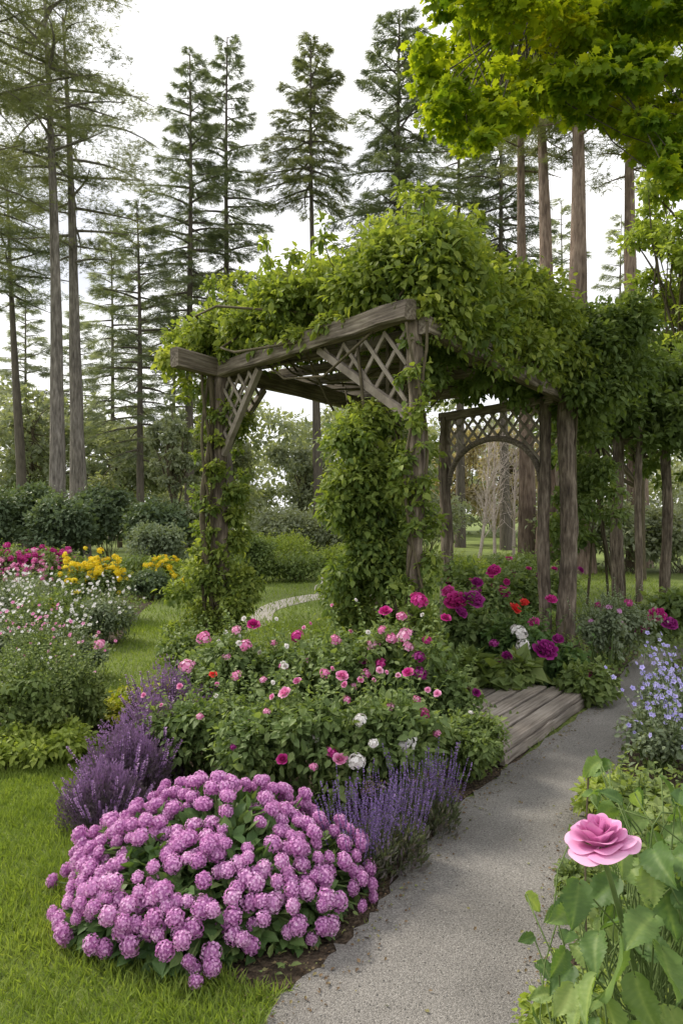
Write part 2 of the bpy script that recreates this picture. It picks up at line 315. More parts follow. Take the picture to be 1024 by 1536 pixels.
bedR=sheet('flower_bed_soil',[G(830,1540),G(870,1400),G(850,1300),G(905,1200),G(945,1100),G(990,1000),G(1010,970),(5,8.5),(7,6),(4,1),(1.1,.6),(.5,1.2)],.004,M['soil'],smooth=5)
path=sheet('gravel_path',[(-.35,.3),(-.28,1.2),G(395,1540),G(480,1450),G(560,1370),G(600,1310),G(640,1265),G(700,1200),G(765,1150),G(878,1066),G(935,1010),G(960,985),(4.6,8.9),(6.5,10.2),(6.5,9.2),(4.8,8),G(1000,995),G(955,1100),G(905,1200),G(860,1280),G(862,1400),G(835,1536),(.62,1.2),(.7,.3)],.009,M['gravel'],smooth=9,jit=.013)
sheet('far_path',g([(300,945),(365,932),(388,912),(430,898),(480,891),(560,889),(560,895),(480,900),(440,908),(412,918),(402,938),(330,958)]),.006,M['gravel_far'],smooth=4)
# grass blades
def scatter(n,x0,x1,y0,y1,pw=1.):
    x=R.uniform(x0,x1,n); y=y0+(y1-y0)*R.random(n)**pw; return x,y
gb=MB()
for (n,x0,x1,y0,y1,ln,wd,pw) in ((160000,-2.6,.1,1.5,4.8,.036,.07,1.1),(60000,-5,1.5,4.6,10,.045,.1,1.),(40000,-7,7,9,24,.07,.15,1.2)):
    x,y=scatter(n,x0,x1,y0,y1,pw); k=~(inpoly(bedL,x,y)|inpoly(bedC,x,y)|inpoly(path,x,y)|inpoly(bedB,x,y)|inpoly(bedR,x,y)); k&=(np.abs(x)<y*.52+.3)
    x=x[k];y=y[k];m=len(x); lean=rs(m); lean[:,2]=0
    nn=np.sin(x*5.1+y*3)*np.sin(y*4.3-x*2)*.12+np.sin(x*17+y*9)*np.sin(y*19)*.1
    inst(gb,T_BL,np.stack([x,y,np.zeros(m)],-1),np.array([0,0,1.])+lean*.8,rs(m)*np.array([1,1,.1]),ln*(.5+R.random(m))*(1+nn),np.clip(R.random(m)+nn,0,1),wx=wd)
tag(gb.build('grass',M['grass']),'short mown green lawn grass at the left of the flower beds','grass',kind='stuff')
pb=MB(); x,y=scatter(34000,-.5,3.2,1.6,7,1.4); k=inpoly(path,x,y); x=x[k];y=y[k];m=len(x)
inst(pb,T_PB,np.stack([x,y,np.full(m,.0105)],-1),rs(m)*np.array([1,1,.2]),np.array([0,0,1.])+rs(m)*.3,.0013+.0024*R.random(m)**3,R.random(m))
tag(pb.build('gravel_stones',M['pebble']),'fine loose grey gravel stones on the path','gravel',kind='stuff')
def near(P,x,y,d):
    Q=np.asarray(P); k=np.zeros(len(x),bool)
    for q in Q: k|=(x-q[0])**2+(y-q[1])**2<d*d
    return k
lb=MB(); x,y=scatter(22000,-1.5,2.6,1.7,7,1.2)
k=(near(path,x,y,.13)&(x<2.3)&(R.random(len(x))<.8))|(inpoly(bedC,x,y)&(R.random(len(x))<.6))|(inpoly(bedR,x,y)&(R.random(len(x))<.5))|(inpoly(path,x,y)&(R.random(len(x))<.025)); x=x[k];y=y[k];m=len(x)
inst(lb,T_DI,np.stack([x,y,np.full(m,.015)],-1),rs(m)*np.array([1,1,.2]),np.array([0,0,1.])+rs(m)*.6,.007+.014*R.random(m),R.random(m))
tag(lb.build('leaf_litter',M['litter']),'dry brown leaf litter along the path edges and under the shrubs','leaf litter',kind='stuff')
# low ground cover filling the beds
gc=MB()
for P_,n,x0,x1,y0,y1,hh,ls in ((bedL,34000,-8,-.8,4,15,.16,.055),(bedC,15000,-1.4,1.4,2.2,8,.10,.035),(bedB,7000,.6,3.4,5.2,9,.14,.05),(bedR,26000,.5,4.5,1.3,8.5,.13,.04)):
    x,y=scatter(n,x0,x1,y0,y1,1.); den=.55+.45*np.sin(x*3.7+y*2.1)*np.sin(y*3.1-x*1.7)
    k=inpoly(P_,x,y)&(R.random(len(x))<den+.25)&(~near(path,x,y,.05)|(R.random(len(x))<.35)); x=x[k];y=y[k];den=den[k];m=len(x)
    inst(gc,T_OV if ls<.05 else T_DI,np.stack([x,y,.01+hh*R.random(m)*(.3+den)],-1),rs(m)+np.array([0,0,.1]),np.array([0,0,1.])+rs(m)*.6,ls*(.6+.7*R.random(m)),np.clip(R.random(m)*.8+.1,0,1))
tag(gc.build('ground_cover',M['shrub']),'low leafy green ground cover between the shrubs of the flower beds','ground cover',kind='stuff')
# ---------------------------------------------------------------- pergola
A=np.array([.55,5.5]);B=np.array([-1.27,7.7]);C_=np.array([2.52,8.2]);E=np.array([.55,10.5]);D4=np.array([1.38,9.7]);C2=np.array([2.3,8.32])
ZB=2.98
def beam(name,p1,p2,w,h,mat,parent,jit=.003,seg=10,up=(0,0,1)):
    p1=np.asarray(p1,float);p2=np.asarray(p2,float); L=np.linalg.norm(p2-p1); c=min(w,h)*.14
    sec=[(-w/2+c,-h/2),(w/2-c,-h/2),(w/2,-h/2+c),(w/2,h/2-c),(w/2-c,h/2),(-w/2+c,h/2),(-w/2,h/2-c),(-w/2,-h/2+c)]
    s=np.linspace(0,L,seg+1); V=np.array([[(x,a,b) for a,b in sec] for x in s]); V[...,1:]+=R.normal(size=(seg+1,8,2))*jit; V[...,1:]+=R.normal(size=(seg+1,1,2))*jit
    i=np.arange(seg)[:,None]*8; j=np.arange(8)[None]; k=(j+1)%8
    mb=MB(); mb.add(V.reshape(-1,3),[np.stack([i+j,i+k,i+8+k,i+8+j],-1).reshape(-1,4),[list(range(7,-1,-1)),list(range(seg*8,seg*8+8))]])
    me=mb.mesh(name,mat); o=bpy.data.objects.new(name,me); COL.objects.link(o)
    xd=norm(p2-p1); z=norm(np.asarray(up,float)-xd*np.dot(up,xd)); yv=np.cross(z,xd)
    m=Matrix([[xd[i],yv[i],z[i],0] for i in range(3)]+[[0,0,0,1]]); o.rotation_euler=m.to_euler(); 
    if parent: o.parent=parent; p1=p1-wloc(parent)
    o.location=Vector(p1.tolist()); return o
def log(name,x,y,z0,z1,r,parent,mat='post',lean=(0,0),wob=.06,n=30,sides=14):
    mb=MB(); s=np.linspace(0,1,n); ph=R.random(2)*6
    pts=np.stack([x+lean[0]*s+.018*np.sin(s*7+ph[0]),y+lean[1]*s+.018*np.sin(s*6+ph[1]),z0+(z1-z0)*s],-1)
    tube(mb,pts,r*(1.06-.12*s+.05*np.sin(s*19+ph[0])),sides,wob); return mb.build(name,M[mat],parent,smooth=True)
v3=lambda p,z:np.array([p[0],p[1],z])
dAB=(B-A)/np.linalg.norm(B-A); dAC=(C_-A)/np.linalg.norm(C_-A); dBE=(E-B)/np.linalg.norm(E-B)
pg=thing('pergola','weathered timber pergola with log posts and lattice braces over the flower bed','pergola',(A[0],A[1],0))
log('post',A[0],A[1],0,ZB+.08,.062,pg); log('post',B[0],B[1],0,ZB-.07,.082,pg); log('post',C_[0],C_[1],0,2.85,.094,pg)
log('post',C2[0],C2[1],0,2.8,.066,pg); log('post',D4[0],D4[1],0,2.75,.08,pg); log('post',E[0],E[1],0,ZB-.08,.085,pg)
fr=np.array([-dAB[1],dAB[0]]); fr=fr if fr[1]<0 else -fr
beam('beam',v3(A-dAB*.05+fr*.09,ZB+.02),v3(B+dAB*.12+fr*.02,ZB+.0),.11,.155,M['wood'],pg,.005)
beam('beam',v3(B-dBE*.66,ZB+.03),v3(E+dBE*.3,ZB-.02),.10,.19,M['wood'],pg,.004)
ofs=np.array([.08,-.06]); beam('beam',v3(A+ofs-dAC*.02,ZB-.10),v3(C_+dAC*.1,ZB-.22),.10,.13,M['wood'],pg,.004)
beam('beam',v3(E,ZB+.1),v3(C_+(C_-E)*.1,ZB+.02),.10,.15,M['wood'],pg,.004)
for s in (.17,.34,.51,.68,.85):
    p=A+(C_-A)*s; q=B+(E-B)*s; beam('rafter',v3(p-(q-p)*.04,ZB+.03-.1*s),v3(q+(q-p)*.12,ZB+.17),.06,.11,M['wood'],pg)
def flat_strip(mb,P,a,b,n,w,th):
    a=np.array(a,float);b=np.array(b,float);d=(b-a)/np.linalg.norm(b-a); q=np.array([-d[1],d[0]])*w/2
    c=[a-q,b-q,b+q,a+q]; V=[P(x[0],x[1],n-th/2) for x in c]+[P(x[0],x[1],n+th/2) for x in c]
    mb.add(V,[[(3,2,1,0),(4,5,6,7),(0,1,5,4),(1,2,6,5),(2,3,7,6),(3,0,4,7)]])
def lattice(o,dirv,corner_z,wid,dep,step,name='lattice_brace'):
    mb=MB(); tri=[(0,0),(wid,0),(0,-dep)]
    def P(a,z,n=0): return np.array([o[0]+dirv[0]*a-dirv[1]*n,o[1]+dirv[1]*a+dirv[0]*n,corner_z+z])
    def clip(p,d):
        ts=[]
        for i in range(3):
            a=np.array(tri[i]);b=np.array(tri[(i+1)%3]); e=b-a; den=d[0]*e[1]-d[1]*e[0]
            if abs(den)<1e-9: continue
            w=a-p; t=(w[0]*e[1]-w[1]*e[0])/den; s=(w[0]*d[1]-w[1]*d[0])/den
            if -1e-6<=s<=1+1e-6: ts.append(t)
        if len(ts)>=2 and max(ts)-min(ts)>.05: return p+d*min(ts),p+d*max(ts)
    for sg,n in ((1,.009),(-1,-.009)):
        d=norm(np.array([1.,sg*1.15]))
        for k in np.arange(-2,2,step):
            r=clip(np.array([k,0.]),d)
            if r: flat_strip(mb,P,r[0],r[1],n,.032,.014)
    lo=mb.build(name,M['slat'],pg); sb=MB(); flat_strip(sb,P,(wid+.03,0),(-.02,-dep-.03),0,.06,.055); sb.build('brace_rail',M['slat'],lo); return lo
lattice(v3(B-dAB*.09,0),-dAB,ZB-.09,.62,.76,.19)
lattice(v3(A+dAB*.08,0),dAB,ZB-.07,1.05,.66,.25)
lattice(v3(B+dBE*.09,0),dBE,ZB-.1,.6,.7,.19)
# back arch with lattice spandrel
ar=MB(); d=(C2-D4);Ld=np.linalg.norm(d);d=d/Ld
def AP(a,z,n=0): return np.array([D4[0]+d[0]*a-d[1]*n,D4[1]+d[1]*a+d[0]*n,z])
th=np.linspace(0,np.pi,30); ctr=Ld/2; pts=[AP(ctr-np.cos(t)*(Ld/2-.06),1.85+np.sin(t)*.55) for t in th]
tube(ar,pts,.036,8,.015); aro=ar.build('arch',M['wood'],pg,smooth=True)
la=MB(); stp=.17
for sg in(1,-1):
    dl=norm(np.array([.72,sg*.72]))
    for k in np.arange(-1.4,Ld+1.4,stp):
        run=None; p0=np.array([k,1.80 if sg>0 else 2.72])
        for s in np.linspace(0,1.4,100):
            p=p0+dl*s; ok=(.02<p[0]<Ld-.02) and (1.80<=p[1]<2.72) and ((p[0]-ctr)/(Ld/2-.06))**2+(max(p[1]-1.85,0)/.57)**2>1
            if ok: run=(run[0],p) if run else (p,p)
            elif run:
                if np.linalg.norm(run[1]-run[0])>.05: flat_strip(la,AP,run[0],run[1],.008*sg,.032,.013)
                run=None
la.build('arch_lattice',M['slat'],aro)
beam('beam',AP(-.1,2.76),AP(Ld+.15,2.76),.08,.11,M['wood'],pg)
# deck
dk=thing('wooden_deck','low weathered plank deck step at the edge of the gravel path','deck',(1.2,5.1,0))
e0=np.array([.95,4.28]);e1=np.array([1.86,5.62]); dd=(e1-e0)/np.linalg.norm(e1-e0); pp=np.array([-dd[1],dd[0]])
for i in range(7):
    o=pp*(.065+i*.145); ex=R.normal()*.012; hz=R.normal()*.003
    beam('plank',v3(e0+o-dd*(.02+ex),.103+hz),v3(e1+o+dd*(.02+ex-.01*i),.103-hz),.12,.045,M['deckwood'],dk,.001,14)
for s in (.05,.55,1.0):
    q=e0+(e1-e0)*s; q=q-dd*.03; beam('joist',v3(q+pp*.02,.04),v3(q+pp*.98,.04),.06,.072,M['wood'],dk)
beam('edge_board',v3(e0+pp*.012,.042),v3(e1+pp*.012,.042),.03,.066,M['deckwood'],dk)
# ---------------------------------------------------------------- vines
def vine(label,C,Rd,n,ls,mat,stems,T=T_OV,loc=None,droop=.45,tb=0.,flat=.8,yr=.75):
    C=np.asarray(C); root=thing('climbing_vine',label,'vine',loc if loc is not None else (C[0][0],C[0][1],0))
    mb=MB(); clump_leaves(mb,C,Rd,n,ls,T,flat,droop,tb=tb,yr=yr); mb.build('foliage',M[mat],root)
    sm=MB()
    for s in stems: tube(sm,s[0],s[1],6,.08)
    sm.build('stems',M['stem'],root,smooth=True); return root
cs=[];rd=[]
for i in range(190):
    a=R.uniform(-.06,1.16);b=R.uniform(.02,1.12)
    p=A+(B-A)*a+(C_-A)*b
    if i%4==0: b=R.uniform(-.02,.06); p=A+(B-A)*a+(C_-A)*b
    mid=math.sin(math.pi*min(max(b,0),1)); r=R.uniform(.18,.38)
    z=3.28+.30*mid+R.uniform(-.15,.3)
    if b<.1: r=R.uniform(.14,.28); z=3.24+R.uniform(0,.32)
    cs.append((p[0],p[1],z));rd.append(r)
for i in range(12): cs.append((R.uniform(-1.85,-1.45),R.uniform(7.3,8.2),R.uniform(3.0,3.4)));rd.append(R.uniform(.1,.22))
for i in range(6): cs.append((R.uniform(-1.75,-1.4),R.uniform(7.7,8.4),R.uniform(2.3,2.9)));rd.append(R.uniform(.08,.13))
for i in range(22):
    s=(i+.5)/22; p=A+(C_-A)*s; cs.append((p[0]+.12+R.normal()*.05,p[1]-.12,3.12+R.uniform(-.14,.3)));rd.append(R.uniform(.14,.3))
for i in range(20):
    s=R.uniform(.0,.95); p=A+(C_-A)*s; cs.append((p[0]+.1,p[1]-.1,2.95+R.uniform(-.2,.12)));rd.append(R.uniform(.06,.13))
for i in range(12): # hanging tufts around the front corner
    cs.append((A[0]+R.uniform(-.12,.45),A[1]+R.uniform(-.12,.3),R.uniform(2.95,3.25)));rd.append(R.uniform(.1,.17))
for i in range(14):
    p=A+(B-A)*R.uniform(.1,.95); cs.append((p[0]+fr[0]*.1,p[1]+fr[1]*.1,R.uniform(3.0,3.14)));rd.append(R.uniform(.05,.11))
st=[(curve(v3(A+(B-A)*R.uniform(0,1)+(C_-A)*R.uniform(0,1),3.1),c,.15,5),.012) for c in cs[:60]]
up=[(curve(c,np.array(c)+np.array([R.normal()*.2,R.normal()*.2,r+R.uniform(.1,.3)]),.1,5),.004) for c,r in list(zip(cs,rd))[:190:3]]
for s in up: cs.append(s[0][-1]);rd.append(.075); cs.append(s[0][-2]);rd.append(.085)
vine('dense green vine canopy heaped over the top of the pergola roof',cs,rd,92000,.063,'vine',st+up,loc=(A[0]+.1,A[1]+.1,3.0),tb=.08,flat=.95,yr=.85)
cs=[];rd=[]
for i in range(40): cs.append((R.uniform(2.35,3.25),R.uniform(7.7,9.0),R.uniform(2.75,3.7)));rd.append(R.uniform(.18,.34))
for i in range(14): cs.append((R.uniform(1.3,2.6),R.uniform(8,9.0),R.uniform(2.85,3.05)));rd.append(R.uniform(.1,.18))
for i in range(18): # ragged leaves under the right side beam
    p=A+(C_-A)*R.uniform(.1,.9); cs.append((p[0]-.1,p[1]+.3,R.uniform(2.62,2.95)));rd.append(R.uniform(.06,.14))
for i in range(16): cs.append((R.uniform(2.65,3.2),R.uniform(8.3,9),R.uniform(1.2,2.8)));rd.append(R.uniform(.1,.2))
st=[(curve((2.62,8.3,0),(2.6,8.25,2.9),.02,8),.018),(curve((2.45,8.1,0),(2.62,8.1,3.0),.03,8),.012)]
vine('dark green vine hanging over the right rear corner of the pergola',cs,rd,24000,.07,'vinedark',st,loc=(2.62,8.3,0))
cs=[];rd=[]
for i in range(70):
    z=R.uniform(.3,2.42); cs.append((.25+R.normal()*.14+.03*math.sin(z*5),5.85+R.normal()*.16,z));rd.append(R.uniform(.11,.24))
for i in range(48):
    z=R.uniform(.35,2.8)**1.0; cs.append((A[0]+R.uniform(-.15,.13),A[1]+R.uniform(-.16,.03),z));rd.append(R.uniform(.035,.10)*(1.2 if z<1.9 else .7))
st=[(curve((.4+R.normal()*.1,5.9,0),(.35+R.normal()*.15,6,2.9),.03,9),.014) for i in range(5)]
s=np.linspace(0,1,16)
for ph in (0,2.5): st.append((np.stack([A[0]+.085*np.sin(s*8+ph),A[1]-.085+.02*np.cos(s*8+ph),s*2.9],-1),.011))
vine('thick leafy vine column climbing beside the front log post of the pergola',cs,rd,28000,.051,'vine',st,loc=(.3,6,0),tb=-.1)
cs=[];rd=[]
for i in range(56):
    z=R.uniform(.2,2.9); s=1 if R.random()<.6 else -1; cs.append((B[0]+s*R.uniform(.1,.28),B[1]+R.uniform(-.1,.3),z));rd.append(R.uniform(.05,.14))
for i in range(26): cs.append((B[0]+R.uniform(-.16,.14),B[1]-R.uniform(.08,.18),R.uniform(.6,2.6)));rd.append(R.uniform(.03,.08))
for i in range(18): cs.append((B[0]-.1+R.normal()*.2,B[1]-.1+R.normal()*.1,R.uniform(.1,1.0)));rd.append(R.uniform(.12,.2))
st=[]
for ph,q in ((0,.13),(2,.12),(4,.15)):
    s=np.linspace(0,1,16); st.append((np.stack([B[0]-.12+.05*np.sin(s*9+ph),B[1]-.1+.04*np.cos(s*8+ph),s*2.95],-1),.03 if ph==0 else .016))
vine('twisting woody vine with loose leaves on the left log post of the pergola',cs,rd,12500,.052,'vine',st,loc=(B[0]-.12,B[1]-.1,0))
# second arbour on the right
ab=thing('arbour','smaller log post arbour under heavy vines at the far right','arbour',(4.3,11,0))
for px,D,r in ((925,11,.09),(957,10.6,.05),(998,11.2,.075),(1075,11,.09)): log('post',X_(px,D),D,0,2.75,r,ab)
beam('beam',(3.7,11,2.72),(6.2,11,2.72),.1,.13,M['wood'],ab); beam('beam',(3.7,12.6,2.72),(6.2,12.6,2.72),.1,.13,M['wood'],ab)
log('post',3.75,12.6,0,2.75,.08,ab); log('post',6.1,12.6,0,2.75,.08,ab)
cs=[];rd=[]
for i in range(90): cs.append((R.uniform(3.4,6.5),R.uniform(10.5,12.8),R.uniform(2.75,3.9)));rd.append(R.uniform(.22,.42))
for i in range(40): cs.append((R.uniform(3.5,6.4),R.uniform(10.4,10.9),R.uniform(2.45,3.0)));rd.append(R.uniform(.14,.27))
for i in range(20): cs.append((R.uniform(3.25,3.85),R.uniform(10.8,12),R.uniform(.6,2.7)));rd.append(R.uniform(.12,.26))
for i in range(7): cs.append((R.uniform(5.0,6.2),R.uniform(12.0,12.6),R.uniform(1.8,2.7)));rd.append(R.uniform(.12,.25))
st=[(curve((3.6+R.random(),11.4,0),(4,11.5,2.8),.03,8),.02) for i in range(5)]
vine('dark leafy vine trailing over the small arbour at the far right',cs,rd,36000,.10,'vinedark',st,loc=(3.7,11.4,0),tb=.05)
# ---------------------------------------------------------------- trees
def conifer(name,label,px,D,ytop,ycb,radpx,rt,pxtop=None,nb=100,style='spruce',mat='needle',dens=1.,bark='barkdark',group=None,ss=1.):
    x0=X_(px,D); Ht=Z_(ytop,D); cb=Z_(ycb,D); xt=X_(pxtop,D*1.0) if pxtop is not None else x0; Rr=radpx/F*D
    root=thing(name,label,'tree',(x0,D,0),group)
    s=np.linspace(0,1,18); ph=R.random(2)*6
    tp=np.stack([x0+(xt-x0)*s+.12*np.sin(s*4+ph[0])*s,D+.12*np.sin(s*5+ph[1])*s,Ht*s],-1)
    tb=MB(); tube(tb,tp,rt*(1.12*np.exp(-s*9)*.25+1.0-.88*s),12,.04); tr=tb.build('trunk',M[bark],root,smooth=True)
    br=MB(); fo=MB()
    for i in range(nb):
        t=(i+R.random())/nb; z=cb+(Ht-cb)*t; zz=z/Ht; c=np.array([np.interp(zz,s,tp[:,0]),np.interp(zz,s,tp[:,1]),z])
        az=i*2.4+R.normal()*.5; dv=np.array([math.cos(az),math.sin(az),0]); lat=np.array([-dv[1],dv[0],0])
        if style=='spruce':
            L=Rr*((1-t)**.72)*(.45+.75*R.random())*(.55+.45*min(1,t/.2))+.3; rise=-.12+.55*t; dr=.25*(1-t)
        else:
            L=Rr*(.35+.75*math.sin(math.pi*min(1,.12+.85*t)))*(.3+.85*R.random()); rise=.02+.28*t*R.random(); dr=.12
        q=np.linspace(0,1,6)[:,None]; pts=c+dv*L*q+np.array([0,0,1.])*L*(rise*q-dr*q*q)+lat*L*.08*np.sin(q*3)*R.normal()
        tube(br,pts,np.linspace(.035,.007,6)*min(1.6,L/1.6+.3),4,cap=False)
        n=int(dens*L*(95 if style=='spruce' else 105))+10
        if style=='spruce': sp=.1+.9*R.random(n)**.8
        else:
            kk=R.random(4)*.75+.28; sk=R.normal(size=4)*.28; j=R.integers(4,size=n); sp=np.clip(kk[j]+R.normal(size=n)*.055,.15,1.05)
        P=c+dv*(L*sp)[:,None]+np.array([0,0,1.])*(L*(rise*sp-dr*sp**2))[:,None]
        sd=np.where(R.random(n)<.5,-1.,1.); 
        if style=='spruce':
            lo=R.random(n)*.36*L*(1.2-sp); P+=lat*(sd*lo)[:,None]+dv*(lo*.5)[:,None]; P[:,2]-=lo*.25+R.random(n)*.13
            Y=lat*(sd*.8)[:,None]+dv*.8+rs(n)*.4+np.array([0,0,-.15]); N=np.array([0,0,1.])+rs(n)*.6; S=(.22+.2*R.random(n))*ss
        else:
            P+=lat*(sk[j]*L)[:,None]+R.normal(size=(n,3))*np.array([.21,.21,.05])*min(1.2,L*.5+.2); P[:,2]+=.05; Y=rs(n)*np.array([1,1,.4])+dv*.4+np.array([0,0,.12]); N=np.array([0,0,1.])+rs(n)*.7; S=(.16+.15*R.random(n))*ss
        inst(fo,T_SP,P,Y,N,S,np.clip(R.random(n)*.7+.25*sp,0,1),wx=1.0)
    br.build('branches',M[bark],tr); fo.build('crown',M[mat],root); return root
def tree(name,label,px,D,ytop,ybot,radpx,n,ls,mat,K=40,T=T_DI,rt=.12,bark='stem',group=None,cat='tree',cr=.2,pxt=None,dep=None):
    x0=X_(px,D); xt=X_(pxt,D) if pxt else x0; z1=Z_(ytop,D); z0=max(.1,Z_(ybot,D)); Rr=radpx/F*D; root=thing(name,label,cat,(x0,D,0),group)
    u=rs(K)*(R.random(K)**.4)[:,None]; C=np.array([xt,D,(z0+z1)/2])+u*np.array([Rr,dep or Rr,(z1-z0)/2])*.85; Rd=Rr*cr*(.6+.9*R.random(K))
    Rd=np.minimum(Rd,(z1-z0)*.3)
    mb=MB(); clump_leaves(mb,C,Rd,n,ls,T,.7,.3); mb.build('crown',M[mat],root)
    tb=MB(); top=np.array([xt,D,z0+(z1-z0)*.7]); tr=curve((x0,D,0),top,.02,9); tube(tb,tr,np.linspace(rt,rt*.3,9),8,.05); to=tb.build('trunk',M[bark],root,smooth=True)
    br=MB()
    for c in C:
        k=R.integers(3,8); tube(br,curve(tr[k],c,.1,5),np.linspace(rt*.3,.008,5),4)
    br.build('branches',M[bark],to); return root
conifer('pine_tree','tallest pine at the far left with bare straight pale trunk',88,22,-60,260,165,.25,72,50,'pine','needlep',1.1,'bark')
conifer('pine_tree','pine with slightly leaning trunk second from the left foreground trunk',122,24,20,400,115,.27,95,38,'pine','needlep',1.0,'bark')
conifer('pine_tree','shorter dark pine at the left edge of the picture',38,26,270,460,95,.21,12,36,'pine','needle',1.3,'barkdark')
conifer('pine_tree','pine crown reaching in from beyond the left edge',-70,20,-80,400,150,.25,-60,42,'pine','needlep',1.1,'bark')
conifer('spruce_tree','sparse mid height conifer between the left pines and the pergola',212,27,300,690,92,.16,205,60,'spruce','needle',.7)
conifer('spruce_tree','dark conifer with broad layered branches left of the pergola top',285,29,78,560,102,.2,282,90,'spruce','needle',.9)
conifer('spruce_tree','narrow pointed conifer just left of the pergola canopy peak',343,31,58,510,84,.2,341,90,'spruce','needle',.85)
conifer('spruce_tree','conifer with bare lower trunk rising behind the middle of the canopy',478,29,62,300,86,.2,466,60,'spruce','needlep',.95)
conifer('spruce_tree','tallest spreading conifer rising behind the canopy peak',603,27,12,420,122,.22,599,90,'spruce','needle',.9)
conifer('spruce_tree','conifer standing behind the overhanging maple leaves',690,31,90,480,90,.2,690,80,'spruce','needle',.8)
conifer('spruce_tree','dark conifer between the maple boughs and the canopy',758,29,110,470,88,.2,750,80,'spruce','needle',.9)
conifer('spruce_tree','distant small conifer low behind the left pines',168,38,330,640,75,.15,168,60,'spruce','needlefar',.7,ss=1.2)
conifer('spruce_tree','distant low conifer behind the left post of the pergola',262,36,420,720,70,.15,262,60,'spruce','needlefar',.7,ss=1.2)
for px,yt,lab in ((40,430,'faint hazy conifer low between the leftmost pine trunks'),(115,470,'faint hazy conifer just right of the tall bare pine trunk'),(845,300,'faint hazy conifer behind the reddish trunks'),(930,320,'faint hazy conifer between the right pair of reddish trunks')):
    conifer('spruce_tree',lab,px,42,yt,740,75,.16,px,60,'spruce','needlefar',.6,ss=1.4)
conifer('pine_tree','slim straight trunk leftmost of the four tall trunks at upper right',792,21,-80,260,90,.24,780,36,'pine','needlep',1.1,'barkred')
conifer('pine_tree','straight trunk second of the four tall trunks at upper right',822,19,-80,230,90,.29,815,34,'pine','needlep',1.1,'barkred')
conifer('pine_tree','thickest reddish trunk of the four tall trunks at upper right',867,18,-90,230,90,.35,858,34,'pine','needlep',1.1,'barkred')
conifer('pine_tree','rightmost of the four tall trunks at upper right',958,20,-60,280,90,.29,940,36,'pine','needlep',1.1,'barkred')
# understory
tree('deciduous_tree','bright yellow green tree at the right edge below the maple',1040,14,180,560,110,9000,.12,'bright',60)
tree('deciduous_tree','bushy green tree above the small arbour',960,16,430,700,120,13000,.12,'shrub',60)
tree('deciduous_tree','green tree filling in behind the right of the pergola',880,18,420,740,90,8500,.13,'shrub',50)
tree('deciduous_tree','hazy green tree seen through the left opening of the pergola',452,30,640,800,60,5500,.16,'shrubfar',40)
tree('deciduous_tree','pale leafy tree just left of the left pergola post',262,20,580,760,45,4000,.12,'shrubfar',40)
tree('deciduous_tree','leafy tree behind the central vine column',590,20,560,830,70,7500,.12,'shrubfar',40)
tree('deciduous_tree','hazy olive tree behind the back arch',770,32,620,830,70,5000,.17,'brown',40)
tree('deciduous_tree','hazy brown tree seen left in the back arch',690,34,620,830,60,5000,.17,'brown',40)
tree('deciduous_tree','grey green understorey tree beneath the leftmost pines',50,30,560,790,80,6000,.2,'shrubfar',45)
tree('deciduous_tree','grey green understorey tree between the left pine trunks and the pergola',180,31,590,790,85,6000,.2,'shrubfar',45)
tree('deciduous_tree','dull olive understorey tree left of the pergola post',330,33,570,790,75,6000,.2,'needlep',45)
for i,px in enumerate((-20,35,95,160,232)):
    x=X_(px,19+i%2*1.5); D=19+i%2*1.5
    shrub('evergreen_shrub','broad dark evergreen shrub in the row beneath the left pines','shrub',x,D,1.9,[2.6,3.0,2.3,2.7,2.2][i],6500,.12,'shrubdark',T_DI,K=30,group='dark evergreen shrubs beneath the pines',stemm='stem',cr=.19,shoots=20,sl=.4)
for i,(px,D,w,h) in enumerate(((300,20,2,2.0),(425,24,2.4,1.9),(500,24,2.2,1.7),(640,24,2.8,2.6),(860,20,2.4,2.2),(940,18,2.6,2.0),(1020,18,2.4,1.8))):
    shrub('background_shrub','dull green shrub standing in front of the far wood','shrub',X_(px,D),D,w,h,4500,.12,'shrubfar',T_DI,K=26,group='dull shrubs before the far wood',stemm='stem',cr=.19,shoots=20,sl=.4)
shrub('sage_shrub','rounded pale sage green shrub behind the yellow flowers','shrub',X_(235,15.5),15.5,1.25,1.5,6000,.075,'shrubsage',T_DI,K=22,stemm='stem',shoots=25)
shrub('clipped_shrub','round greyish shrub beside the left pergola post','shrub',X_(383,15.5),15.5,.8,1.25,4000,.06,'shrub',T_DI,K=22,stemm='stem')
# far wood
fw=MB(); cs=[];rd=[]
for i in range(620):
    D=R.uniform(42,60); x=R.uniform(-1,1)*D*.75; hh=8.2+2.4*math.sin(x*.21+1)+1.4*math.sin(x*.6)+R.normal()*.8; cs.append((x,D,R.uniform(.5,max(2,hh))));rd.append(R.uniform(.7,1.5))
clump_leaves(fw,cs,rd,85000,.34,T_DI); tag(fw.build('far_wood',M['shrubfar']),'hazy green far wood along the horizon behind the garden','wood',kind='stuff')
